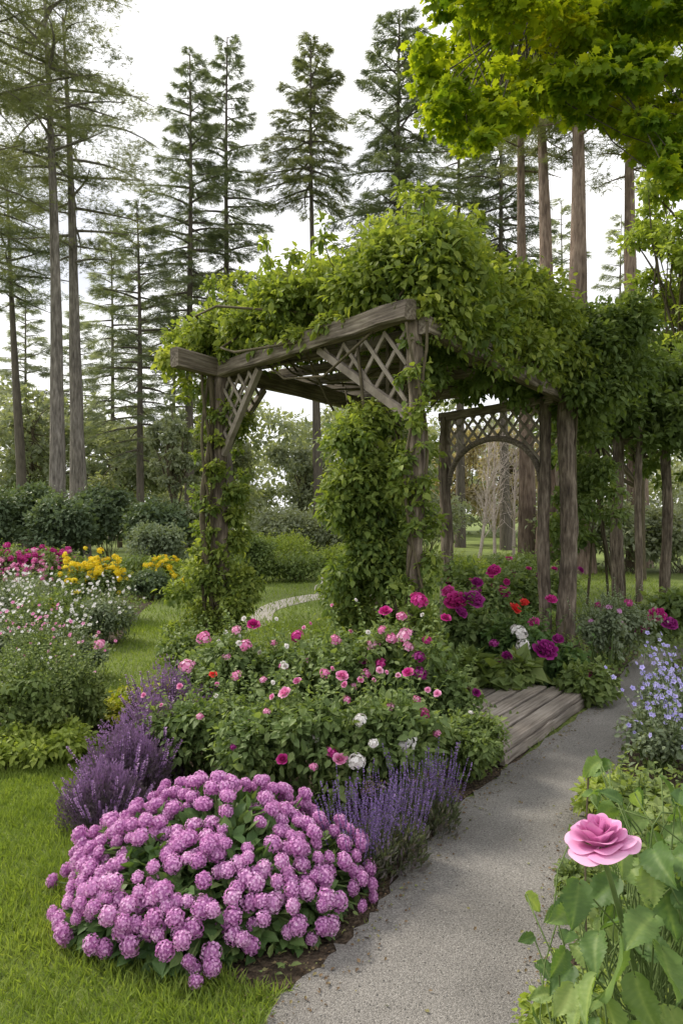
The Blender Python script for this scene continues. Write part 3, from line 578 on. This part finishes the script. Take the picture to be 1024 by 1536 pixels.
# pale bare birches seen through the arch
for i,(px,D,yt,lab) in enumerate(((716,19,655,'slender pale bare birch, left one seen through the back arch'),(742,20,640,'pale many branched bare birch in the middle of the back arch'),(770,22,665,'faint pale bare birch at the right in the back arch'))):
    x=X_(px,D); root=thing('birch_tree',lab,'tree',(x,D,0)); z=Z_(yt,D); mb=MB(); tr=curve((x,D,0),(x+R.normal()*.1,D,z),.02,10); tube(mb,tr,np.linspace(.05,.012,10),6); to=mb.build('trunk',M['birch'],root)
    mb=MB()
    for j in range(34):
        k=R.integers(2,10); a=R.random()*6.28; L=R.uniform(.4,1.1)*(1.3-k/10); p=tr[k]+np.array([math.cos(a)*L*.5,math.sin(a)*L*.5,L]); c=curve(tr[k],p,.06,5); tube(mb,c,np.linspace(.014,.005,5),3)
        for q in range(3): tube(mb,curve(c[R.integers(1,5)],p+R.normal(size=3)*.25,.06,3),.005,3)
    mb.build('branches',M['birch'],to)
# overhanging maple
mp=thing('maple_tree','maple with bright yellow green leaves overhanging from the upper right','tree',(5.6,9.2,0))
mb=MB(); tr=curve((5.6,9.2,0),(5.2,8.6,7),.02,10); tube(mb,tr,np.linspace(.24,.14,10),12,.05); to=mb.build('trunk',M['bark'],mp,smooth=True)
cs=[];rd=[]
bx=[600,640,665,700,760,830,900,960,1024,1100,1300]; by=[-20,120,195,220,185,150,190,215,270,280,300]
k=0
while len(cs)<420:
    px=R.uniform(635,1160);py=R.uniform(-110,270);D=R.uniform(6.0,9.0); lim=np.interp(px,bx,by)-8
    if k%4==0: py=lim-R.uniform(-14,36)
    if py<lim+15: cs.append(W(px,py,D));rd.append(R.uniform(.08,.26)*(1.2 if py<60 else .9)); k+=1
fo=MB(); clump_leaves(fo,cs,rd,42000,.07,T_MA,.28,.22,tb=.06,yr=.8); fo.build('crown',M['maple'],mp)
br=MB(); hubs=[W(1000,-60,7.8),W(900,-60,7.6),W(800,-30,7.6),W(1100,40,8)]
for h in hubs: tube(br,curve(tr[-2],h,.04,8),np.linspace(.08,.025,8),8,.04)
for c in cs[::2]: h=hubs[int(np.argmin([np.linalg.norm(c-q) for q in hubs]))]; tube(br,curve(h,c,.08,6),np.linspace(.011,.004,6),4)
br.build('branches',M['barkdark'],to)
# ---------------------------------------------------------------- flower bed plants
# hydrangea
hx,hy=-.50,2.82; hy_root=thing('hydrangea_bush','large rounded hydrangea covered in lilac pink pompom blooms on the lawn edge','shrub',(hx,hy,0))
def dome(u,f=1.):
    a=math.atan2(u[1],u[0]); lump=1+.06*math.sin(a*3+1)+.05*math.sin(a*7); ra=math.hypot(u[0],u[1])
    hgt=.03+(.30+.11*u[1]+.06*u[0]*(1 if u[0]<.3 else -.6)+.045*math.sin(u[0]*7+u[1]*5)*(1-ra*.7))*max(u[2],-.1)**.85*f if u[2]>0 else .03+.25*u[2]
    return np.array([hx+u[0]*.57*f*lump, hy+u[1]*.47*f*lump, hgt])
mb=MB(); n=3200; u=rs(n); u[:,2]=np.abs(u[:,2])-.1*(R.random(n)<.4); f=.5+.43*R.random(n)**.5
P=np.stack([dome(a,b) for a,b in zip(u,f)]); P[:,2]=np.maximum(P[:,2],.02)
inst(mb,T_OV,P,u+rs(n)*.7+np.array([0,0,-.3]),u*.6+np.array([0,0,.8])+rs(n)*.45,.05+.03*R.random(n),np.clip(R.random(n)*.8+.2*(f-.5),0,1),wx=1.1); mb.build('foliage',M['hyd'],hy_root)
hd=[];tr_=0
while len(hd)<330 and tr_<34000:
    tr_+=1; u=norm(R.normal(size=3)); u[2]=abs(u[2])*1.0-.08
    if u[1]>.8: continue
    if u[2]<.36 and R.random()<.62: continue
    if math.sin(u[0]*7+u[1]*3)*math.sin(u[1]*8-u[0]*2)<-.45 and R.random()<.8: continue
    p=dome(norm(u),1.0+R.normal()*.045)+np.array([0,0,R.uniform(0,.04)])
    if p[2]<.035: continue
    if all(np.linalg.norm(p-q[0])>.039 for q in hd): hd.append((p,norm(u)))
hd.sort(key=lambda a:a[0][1]-a[0][2]*.3); sm=MB(); rest=MB()
for i,(p,u) in enumerate(hd):
    tube(sm,curve((hx+R.normal()*.05,hy+R.normal()*.05,.02),p,.08,5),.004,4); s=.031*R.uniform(.7,1.15); mat='lilac_petal' if not(p[0]>-.05 and p[2]<.2 and R.random()<.4) else 'magenta_petal' if R.random()<.2 else 'pink_petal'
    if i<100: put('flower_head',bloom('pom',mat),hy_root,p,s,u)
    else:
        q=Vector(u.tolist()).to_track_quat('Z','Y').to_matrix()@Matrix.Rotation(R.random()*6.28,3,'Z')
        rest.append(bloom('pom','lilac_petal',raw=True),q,p,s)
if rest.n: tag(rest.build('flower_heads',M['lilac_petal'],hy_root),kind='stuff')
sm.build('stems',M['gstem'],hy_root)
# spike plants
def spikes(name,label,cat,x,y,w,hh,cnt,mat,folmat,nf,group=None,lean=.25,sc=1.,fol_h=.5,fl=.04,dome_=False):
    root=thing(name,label,cat,(x,y,0),group); mb=MB(); n=nf; a=R.random(n)*6.28; r=np.sqrt(R.random(n))*w/2
    ed=1+.25*np.sin(a*3+x*9)+.15*np.sin(a*7)
    hz=hh*fol_h*(1-.6*(r/(w/2))**2 if dome_ else 1.)*R.random(n)**.6*(ed if dome_ else 1.)
    P=np.stack([x+np.cos(a)*r*(ed if dome_ else 1.),y+np.sin(a)*r,hz],-1); Y=np.stack([np.cos(a)*r/w,np.sin(a)*r/w,np.full(n,.8)],-1)+rs(n)*.5
    inst(mb,T_DI,P,Y,rs(n),fl*(.7+.6*R.random(n)),np.clip(.35*R.random(n)+.65*hz/(hh*fol_h),0,1) if dome_ else R.random(n),wx=.5); mb.build('foliage',M[folmat],root)
    for i in range(cnt):
        a=R.random()*6.28; r=math.sqrt(R.random())*w/2; d=np.array([math.cos(a)*r/w*2*lean,math.sin(a)*r/w*2*lean,1])+R.normal(size=3)*.08
        o=put('flower_spike',bloom('spike',mat),root,(x+math.cos(a)*r*.75,y+math.sin(a)*r*.75,0),1,d); s=hh*R.uniform(.6,1.12); o.scale=(s*sc,s*sc,s)
for px,py,lab in ((540,1345,'left clump of thin dark lavender spikes beside the hydrangea'),(592,1320,'middle clump of thin lavender spikes at the gravel edge'),(645,1268,'right clump of lavender spikes by the gravel path')):
    q=G(px,py); spikes('lavender_plant',lab,'lavender',q[0],q[1]+.12,.28,.38,90,'lav','purfol',900,lean=.22,sc=.62,fol_h=.4)
for px,D,w,h,lab in ((158,3.5,.34,.25,'purple heather like plant nearest the lawn'),(190,3.85,.38,.32,'purple flowering plant in the middle of the lawn edge drift'),(228,4.2,.38,.37,'purple flowering plant against the rose bushes'),(255,4.75,.38,.42,'purple flowering plant at the back of the drift')):
    spikes('heather_plant',lab,'flowering plant',X_(px,D),D,w,h,70,'cat','purbush',8500,lean=.55,sc=1.7,fol_h=1.05,fl=.022,dome_=True)
P_,Mg,Wh,Wi='pink_petal','magenta_petal','white_petal','wine_petal'
def sh(px,D,w,yt,n,ls,mat,label,name='rose_bush',cat='rose bush',**k):
    k.setdefault('shoots',26); k.setdefault('sl',.26); k.setdefault('low',.2); k.setdefault('cr',.17); k.setdefault('K',28); k.setdefault('tb',.04)
    if name=='rose_bush': k.setdefault('tip',('rose',P_ if R.random()<.7 else Wh,.017,1)); k.setdefault('tipn',5)
    return shrub(name,label,cat,X_(px,D),D,w,Z_(yt,D)*1.16,n,ls,mat,**k)
um=lambda px,py,D,c,s=.03,k='umbel':(px,py,D,k,c,s)
sh(300,4.2,.62,1050,2800,.045,'rosefol','leafy rose bush with pink buds behind the purple drift',bname='rose',expl=[um(355,1013,4.1,P_),um(373,1085,3.9,Mg,.034,'rose'),um(320,1012,4.2,'red_petal',.025,'rose'),um(300,1075,3.9,P_,.02)])
sh(400,3.85,.62,1040,3000,.045,'rosefol','rose bush with small pink and white roses above the hydrangea',bname='rose',expl=[um(428,1040,3.75,P_,.036,'rose'),um(466,1070,3.7,Wh,.03),um(475,1105,3.6,Wh,.03),um(424,1140,3.5,Mg,.032,'rose'),um(446,1022,3.8,P_,.022,'rose'),um(400,1068,3.7,P_,.02),um(350,1120,3.6,Wi,.018)])
sh(495,3.75,.62,1040,3000,.045,'rosefol','rose bush with white clustered roses above the lavender',bname='rose',expl=[um(540,1080,3.6,Wh,.034),um(534,1142,3.45,Wh,.042),um(510,1140,3.45,P_,.034,'rose'),um(497,1128,3.5,Mg,.03),um(513,1015,3.7,P_,.034,'rose'),um(487,1010,3.8,P_,.028),um(560,1115,3.5,Wh,.025),um(470,1150,3.4,P_,.02),um(520,1050,3.7,P_,.022)])
sh(590,3.85,.62,1030,3000,.045,'rosefol','rose bush with one large white flower cluster near the path',bname='rose',expl=[um(610,1113,3.65,Wh,.05),um(635,1070,3.75,Mg,.032),um(612,1010,3.9,Mg,.034,'rose'),um(625,1050,3.8,P_,.024),um(585,1060,3.7,P_,.022),um(655,1100,3.7,P_,.02)])
shrub('evergreen_shrub','low fine leaved bright green shrub at the deck corner','shrub',X_(700,4.15),4.1,.5,.42,5200,.03,'shrub',K=24,cr=.18,blooms=[('umbel',Wh,4,.018)],T=T_OV,expl=[um(690,1095,4.1,Wh,.035),um(722,1095,4.3,'red_petal',.014)],shoots=16,sl=.1)
sh(330,5.2,.75,950,3000,.05,'rosefol','tall rose bush with pink blooms in front of the left post',bname='rose',expl=[um(306,957,5,P_,.05),um(280,1000,4.9,P_,.055),um(368,968,5,P_,.045),um(380,938,5.1,Mg,.05,'rose'),um(355,945,5.1,P_,.035),um(298,1055,4.8,P_,.035),um(340,985,5,P_,.03)])
sh(430,5.1,.75,965,3000,.05,'rosefol','rose bush with a few small pink blooms in mid bed',bname='rose',expl=[um(445,954,5,Mg,.045),um(425,1000,4.9,P_,.032),um(395,1020,4.8,P_,.025),um(462,990,4.9,P_,.028),um(410,965,5,P_,.025)])
sh(520,4.9,.75,950,3000,.05,'rosefol','rose bush with pale pink blooms left of the front post',bname='rose',expl=[um(503,960,4.8,P_,.038),um(560,968,4.7,P_,.045),um(570,995,4.6,Mg,.038),um(550,1010,4.6,P_,.035),um(545,990,4.7,Wi,.033),um(530,1030,4.6,P_,.025)])
sh(600,4.8,.7,925,3200,.05,'rosefol','tallest rose bush with magenta and pink roses at the front post',bname='rose',expl=[um(578,918,4.7,Mg,.045,'rose'),um(602,925,4.7,P_,.035),um(607,953,4.6,P_,.05),um(588,958,4.65,P_,.04),um(628,900,4.8,Mg,.06),um(668,928,4.8,Mg,.038,'rose'),um(628,985,4.5,Wi,.038),um(630,1010,4.5,Wi,.045),um(612,970,4.6,P_,.035),um(640,960,4.6,Mg,.03),um(572,945,4.7,P_,.03)])
sh(670,4.7,.5,1000,2000,.045,'rosefol','dark leafy rose bush between the front post and the deck',bname='rose',blooms=[('rose',Wi,6,.024)],tip=None)
for px,D,yt,w,lab in ((300,6.6,950,.9,'airy green shrub at the foot of the left post'),(420,6.4,975,1.0,'green shrub behind the pink roses near the far path'),(540,6.6,930,.9,'green shrub at the foot of the central vine column')):
    shrub('garden_shrub',lab,'shrub',X_(px,D),D,w,Z_(yt,D),3400,.05,'shrub',K=24,cr=.18,shoots=16,sl=.25)
# bed behind deck
pe=lambda px,py,D,c,s:(px,py,D,'peony',c,s)
sh(695,6.7,.75,905,3000,.065,'rosefol','peony bush with clustered deep magenta blooms behind the deck left corner','peony_bush','peony bush',bname='bloom',expl=[pe(683,905,6.5,Mg,.10),pe(708,902,6.5,Wi,.10),pe(715,875,6.6,Wi,.055),pe(690,920,6.4,Wi,.06),pe(740,858,6.9,Mg,.07),pe(672,888,6.6,Mg,.06)])
sh(765,6.4,.7,930,3000,.07,'hyd','leafy bush with cream flower cluster and red bloom beside the arch','peony_bush','peony bush',bname='bloom',expl=[um(778,948,6.1,Wh,.075),um(784,968,6.05,Wh,.06),pe(771,914,6.3,'red_petal',.055),pe(760,985,6,Wi,.045),pe(745,995,6,Wi,.04),pe(786,905,6.4,'red_petal',.04),um(740,965,6.1,Wi,.04)])
sh(825,6.3,.62,965,2800,.075,'hyd','bush with large dark wine blooms at the deck far corner','peony_bush','peony bush',bname='bloom',expl=[pe(817,978,6,Wi,.10),pe(876,1020,5.7,Mg,.08),pe(800,935,6.3,Mg,.05),pe(836,960,6.2,Wi,.05),pe(770,990,6,Mg,.04),pe(826,900,6.5,Mg,.05)])
shrub('fern_plant','low strappy green perennial overhanging the deck edge','plant',X_(740,5.95),6.05,.8,.3,1700,.12,'shrub',K=14,T=T_DI)
shrub('garden_shrub','low leafy green plant between the deck and the path','plant',X_(870,5.75),5.8,.5,.32,1700,.06,'shrub',K=14,shoots=8,sl=.12)
shrub('sage_plant','hazy grey green clump with mauve flowers beside the right log posts','flowering plant',X_(905,6.6),6.6,.5,.8,3200,.035,'shrubsage',K=24,cr=.17,blooms=[('umbel','lilac_petal',9,.025),('umbel',Wi,7,.028)],shoots=40,sl=.28)
shrub('aster_plant','airy plant with small purple flowers at the bend of the path','flowering plant',X_(925,7.1),7.1,.7,.75,2800,.04,'shrubsage',K=20,blooms=[('umbel',Wi,12,.04),('umbel',Mg,6,.035)],shoots=24)
shrub('peony_bush','peony bush with magenta blooms beyond the path bend','peony bush',X_(990,8.6),8.6,.8,.6,2600,.08,'shrub',K=14,expl=[pe(985,925,8.2,Mg,.1),pe(1003,938,8.1,Wi,.09),pe(965,940,8.3,Mg,.06)],bname='bloom')
for px,D,w,h,lab in ((715,9.3,1.1,.9,'flowering shrub with dark pink blooms under the arch'),(790,9.9,1.2,.85,'flowering shrub with crimson blooms seen beyond the arch')):
    shrub('rose_bush',lab,'rose bush',X_(px,D),D,w,h,3200,.07,'rosefol',K=20,blooms=[('peony',Mg,9,.05),('peony',Wi,6,.05)],bname='rose',shoots=10)
# right bed
for px,D,h,w,lab in ((985,4.2,.42,.42,'blue star flowered plant nearest along the right of the path'),(1012,4.9,.5,.5,'taller blue flowered plant behind at the right edge'),(1050,4.5,.5,.5,'blue flowered plant partly beyond the right edge')):
    shrub('campanula_plant',lab,'flowering plant',X_(px,D),D,w,h,1700,.032,'shrubsage',K=24,cr=.17,front=.7,shoots=34,sl=.32,tip=('star','blue_petal',.017,3),blooms=[('star','blue_petal',20,.016)])
for px,D,w,h,ls,lab in ((985,3.1,.5,.34,.045,'low bright green leafy plant behind the large pink rose'),(1040,2.6,.5,.48,.045,'bright green ground plant at the right edge above the rose'),(925,3.5,.4,.2,.04,'small green edging plant where the path narrows'),(905,2.75,.34,.16,.035,'small low leafy plant at the right gravel edge'),(960,2.35,.4,.34,.04,'mid green leafy plant just behind the rose leaves')):
    shrub('leafy_plant',lab,'plant',X_(px,D),D,w,h,2600,ls,'shrub' if px!=925 else 'bright',K=20,shoots=14,sl=.08,tb=.1)
shrub('leafy_plant','yellowish green foliage beneath the large pink rose','plant',.58,1.62,.36,.58,2800,.032,'bright',K=20,T=T_OV,shoots=24,sl=.12,cr=.2,tb=-.1)
# foreground rose plant
rp=thing('rose_plant','tall plant with broad green leaves and one large pink rose at lower right','rose plant',(.52,1.25,0))
rc=W(900,1256,1.12); st=MB()
tube(st,[(.52,1.25,0),(.525,1.26,.2),(.52,1.25,.5),(.48,1.2,.75),(.42,1.14,.92),rc-np.array([-.006,0,.035]),rc-np.array([0,0,.012])],[.009,.008,.006,.005,.0042,.004,.006],8)
fo=MB(); LP=[]
for (px,py,D,s) in ((865,1350,1.15,.055),(905,1335,1.2,.055),(985,1290,1.15,.06),(1000,1355,1.15,.072),(960,1390,1.1,.06),(930,1450,1.1,.068),(1000,1450,1.1,.072),(890,1420,1.15,.052),(880,1490,1.1,.052),(960,1500,1.1,.06),(1040,1300,1.15,.068),(1050,1400,1.15,.07),(1060,1500,1.1,.07),(845,1372,1.25,.04),(850,1500,1.2,.045),(920,1525,1.1,.06),(1015,1545,1.1,.06),(840,1440,1.25,.04),(950,1310,1.3,.052),(1020,1250,1.4,.055),(930,1380,1.25,.048),(980,1420,1.2,.055),(910,1560,1.15,.055),(975,1580,1.15,.055),(1020,1330,1.3,.055)):
    LP.append((W(px,py,D),s))
for i in range(250):
    z=R.uniform(.3,.98); LP.append((np.array([R.uniform(.38+.1*(z>.8),.85),R.uniform(1.12,1.6),z]),R.uniform(.026,.056)))
def bigleaf(mb,base,Y,N,s,t):
    Y=norm(Y);Xv=norm(np.cross(Y,N));Zv=np.cross(Xv,Y); nu,nv=9,23
    v=np.linspace(0,1,nv); w=.40*np.sin(np.pi*v**.72)**.8*(1-.25*v); w=w*(1+.09*((np.arange(nv)%2)*2-1)); w[0]=.02; w[-1]=0
    w=w*(1+.03*R.normal(size=nv)); u=np.linspace(-1,1,nu); U,Vv=np.meshgrid(u,v); aU=np.abs(U)
    cl=R.uniform(.1,.4); tw=R.normal()*.3; bend=R.normal()*.15
    vein=np.abs(((Vv-aU*.22)*6.5)%1-.5)*2
    x=U*w[:,None]+bend*Vv**2; y=Vv+.05*aU*(Vv>.1)-.10*aU*(Vv<.15); z=.30*aU*w[:,None]-cl*Vv**2-.022*(vein>.7)*(aU>.05)*(aU<.95)+tw*U*Vv*.3+.03*np.sin(U*6+Vv*9)*aU
    P=base+s*(x.ravel()[:,None]*Xv+y.ravel()[:,None]*Y+z.ravel()[:,None]*Zv)
    i=(np.arange(nv-1)[:,None]*nu+np.arange(nu-1)[None]).ravel()
    tt=np.clip(t+.28*(aU<.05)+.12*(vein>.75)-.05*aU,0,1).ravel()
    mb.add(P,[np.stack([i,i+1,i+nu+1,i+nu],-1)],tt)
for p,s in LP:
    dirn=norm(p-np.array([.56,1.35,p[2]]))*.6+np.array([0,-.2,-.45])+R.normal(size=3)*.5
    nn=norm(np.array([R.normal()*.5,-.35+R.normal()*.35,.8])); base=p-norm(dirn)*s*.5
    bigleaf(fo,base,dirn,nn,s*1.2,R.uniform(.0,.8))
    tube(st,curve(np.array([.53+R.normal()*.02,1.27+R.normal()*.02,max(.15,p[2]-.3)]),base,.12,6),.0016,5)
fo.build('foliage',M['bigleaf'],rp,smooth=True); st.build('stems',M['gstem'],rp,smooth=True)
rm=MB(); petals_rose(rm,[(3,.12,.84,2.8,0,0,.05),(4,.24,.86,2.2,.02,0,.08),(5,.37,.80,1.9,.06,.01,.14),(5,.52,.72,1.7,.12,.05,.2),(5,.68,.58,1.6,.17,.12,.3),(5,.88,.42,1.5,.20,.2,.38),(5,1.02,.28,1.5,.2,.24,.44)],(15,16),ruf=.04)
o=put('rose_bloom',rm.mesh('rose_bloom',M['rose_petal'],smooth=True),rp,rc-np.array([0,0,.012]),.049,(-.16,-.02,1))
sp=MB(); 
for k in range(5):
    a=k*1.257; inst(sp,T_DI,np.array([[0,0,-.04]]),np.array([[math.cos(a),math.sin(a),-.1]]),np.array([[0,0,1.]]),np.array([.65]),np.array([.5]),wx=.6)
so_=bpy.data.objects.new('sepals',sp.mesh('sepals',M['bigleaf'])); COL.objects.link(so_); so_.parent=o
sd=thing('seed_head_stem','thin brown dried flower stem standing behind the pink rose','dried flower',(X_(885,2.2),2.2,0)); s_=MB(); q=W(882,1158,2.2); tube(s_,curve((X_(885,2.2),2.2,0),q,.01,6),.003,5); s_.build('stem',M['stem'],sd)
s2=MB(); [floret(s2,q+v*.010,v,.015,3,.1) for v in fib(12)]; s2.build('seed_head',M['litter'],sd)
# left bed
for px,D,w,yt,lab in ((-15,4.75,.6,985,'tall leafy green perennial at the left edge'),(55,4.65,.55,965,'tall leafy perennial second from the left edge'),(112,4.9,.45,975,'leafy perennial with a pale pink flower head by the grass strip')):
    shrub('leafy_perennial',lab,'plant',X_(px,D),D,w,Z_(yt,D)*1.05,3300,.034,'shrub',K=34,expl=[um(150,966,4.9,P_,.035)] if px==112 else [um(3,1028,4.6,Wh,.03)] if px<0 else (),T=T_OV,cr=.13,tb=.12,shoots=80,sl=.26,tip=('star',Wh if px<100 else P_,.012,1),tipn=14)
for px,D,yt,lab in ((10,6.2,930,'loose sage green plant behind the tall perennials at the left edge'),(60,6.0,945,'loose grassy plant with sparse white flowers in the left bed'),(108,6.6,955,'loose pale plant with small white flowers beside the grass')):
    shrub('airy_perennial',lab,'plant',X_(px,D),D,.7,Z_(yt,D),2800,.036,'shrubsage' if px!=60 else 'shrub',K=26,cr=.15,tb=.1,shoots=60,sl=.3,tip=('star',Wh if px!=60 else P_,.018,1),tipn=45)
for px,D,lab in ((75,4.45,'low yellow green edging plant by the lawn'),(10,4.35,'low green edging plant at the lower left corner of the bed'),(150,5.2,'low yellow green plant with golden tips'),(222,5.45,'golden leaved edging plant near the purple drift')):
    shrub('edging_plant',lab,'plant',X_(px,D),D,.55,.2,1900,.04,'yelgreen' if px>100 else 'bright',K=14,shoots=10,sl=.06)
shrub('golden_plant','small golden leaved upright plant beside the purple drift','plant',X_(257,4.9),4.9,.2,.5,400,.06,'yelgreen',K=8)
for px,D,yt,w,lab in ((5,8.6,868,1.1,'white flowered bush at the left edge of the far bed'),(80,8.1,880,1.1,'white flowered bush in the middle of the left bed'),(148,8.4,885,.9,'white speckled bush beside the grass strip')):
    shrub('white_flower_bush',lab,'flowering bush',X_(px,D),D,w,Z_(yt,D),4600,.038,'shrubsage' if px!=80 else 'shrub',K=32,cr=.15,blooms=[('star',Wh,40,.022)],front=.8,shoots=55,sl=.28,tip=('star',Wh,.02,1),low=.12)
for px,lab in ((-10,'magenta rhododendron at the far left edge'),(35,'magenta rhododendron second from the left edge'),(82,'magenta rhododendron beside the yellow flowers')):
    shrub('rhododendron_bush',lab,'shrub',X_(px,12.5),12.5,1.0,Z_(808,12.5),2200,.07,'shrub',K=20,blooms=[('umbel',Mg,44,.05),('umbel',P_,20,.045)],front=.8,shoots=12,sl=.2)
shrub('pink_flower_plant','airy plant with pale pink flowers between the rhododendrons and the white bush','flowering plant',X_(35,10.2),10.2,1.2,.75,3000,.045,'shrubsage',K=24,cr=.15,shoots=40,sl=.25,tip=('umbel',P_,.028,1))
shrub('yellow_flower_bush','bush crowded with bright yellow round flowers','flowering bush',X_(138,10.2),10.2,1.05,Z_(822,10.2),2600,.06,'shrub',K=24,blooms=[('umbel','yellow_petal',95,.046)],front=.8,low=.5,cr=.17,shoots=20,sl=.2,tip=('umbel','yellow_petal',.042,1))
shrub('yellow_flower_bush','lower bush with a few yellow blooms in front of the crowded one','flowering bush',X_(110,9.6),9.6,.6,.62,1500,.06,'shrub',K=12,blooms=[('umbel','yellow_petal',9,.045)],front=.8,shoots=10)
shrub('yellow_flower_bush','distant patch of yellow flowers near the left pergola post','flowering bush',X_(250,13.5),13.5,1.3,.62,2200,.08,'bright',K=14,blooms=[('umbel','yellow_petal',36,.055)],front=.8)
for i,(px,D,w,h,m,lab) in enumerate(((222,12.6,.8,.5,'shrubdark','small dark mounded shrub behind the grass strip'),(200,13.8,1,.7,'shrub','low green shrub behind the dark mound'),(385,15.5,1.3,.6,'shrub','low green mound left of the far path bend'),(450,16,1.4,.6,'shrub','low green mound behind the far path'),(515,16.5,1.5,.8,'bright','fresh green shrub behind the white flowered shrub'),(425,19,1.8,1.0,'bright','light green shrub farther behind the far path'),(330,17,1.3,.8,'shrub','green shrub seen just past the left post'),(700,15,1.6,.55,'bright','low bright shrub seen through the arch at left'),(780,16,1.8,.6,'shrub','low green shrub seen through the arch at right'))):
    shrub('garden_shrub',lab,'shrub',X_(px,D),D,w,h,3000,.065,m,T=T_DI,K=22,stemm='stem',shoots=14)
shrub('white_flower_shrub','spreading shrub of white flowers on a thin stem by the far path','flowering bush',X_(498,10.6),10.6,.62,.52,700,.05,'shrubsage',K=10,blooms=[('umbel',Wh,34,.055)],low=.75,flat=.4,front=.4)
# ---------------------------------------------------------------- light, sky, camera
w=bpy.data.worlds.new('World'); SC.world=w; w.use_nodes=True; nt=w.node_tree; nt.nodes.clear(); L=nt.links.new; N=nt.nodes.new
EL,AZ=math.radians(42),math.radians(-52)   # warm low sun, ahead and to the left
sky=N('ShaderNodeTexSky'); sky.sky_type='NISHITA'; sky.sun_disc=False; sky.sun_elevation=EL; sky.sun_rotation=AZ
b1=N('ShaderNodeBackground'); L(sky.outputs[0],b1.inputs[0]); b1.inputs[1].default_value=.1
tc=N('ShaderNodeTexCoord'); mp_=N('ShaderNodeMapping'); mp_.inputs['Scale'].default_value=(1,1,2.6); L(tc.outputs['Generated'],mp_.inputs[0])
no=N('ShaderNodeTexNoise'); no.inputs['Scale'].default_value=2.2; no.inputs['Detail'].default_value=6; L(mp_.outputs[0],no.inputs['Vector'])
cr=N('ShaderNodeValToRGB'); cr.color_ramp.elements[0].position=.35; cr.color_ramp.elements[0].color=(.53,.54,.575,1); cr.color_ramp.elements[1].position=.66; cr.color_ramp.elements[1].color=(.99,.97,.94,1); L(no.outputs['Fac'],cr.inputs[0])
b2=N('ShaderNodeBackground'); L(cr.outputs[0],b2.inputs[0]); b2.inputs[1].default_value=1.9
mx=N('ShaderNodeMixShader'); mx.inputs[0].default_value=.88; L(b1.outputs[0],mx.inputs[1]); L(b2.outputs[0],mx.inputs[2])
ow=N('ShaderNodeOutputWorld'); L(mx.outputs[0],ow.inputs[0])
sun=bpy.data.lights.new('sun','SUN'); sun.energy=4.2; sun.angle=math.radians(12); sun.color=(1,.92,.78); so=bpy.data.objects.new('sun',sun); COL.objects.link(so)
dv=Vector((math.sin(AZ)*math.cos(EL),math.cos(AZ)*math.cos(EL),math.sin(EL))); so.rotation_euler=dv.to_track_quat('Z','Y').to_euler(); so.location=(0,0,30)
cam=bpy.data.cameras.new('camera'); co=bpy.data.objects.new('camera',cam); COL.objects.link(co); co.location=(0,0,H); co.rotation_euler=(math.pi/2,0,0)
cam.sensor_fit='VERTICAL'; cam.sensor_height=36; cam.lens=F/1536*36; cam.clip_end=2000; cam.clip_start=.05; SC.camera=co
SC.view_settings.view_transform='Standard'; SC.view_settings.look='None'
print('DONE')
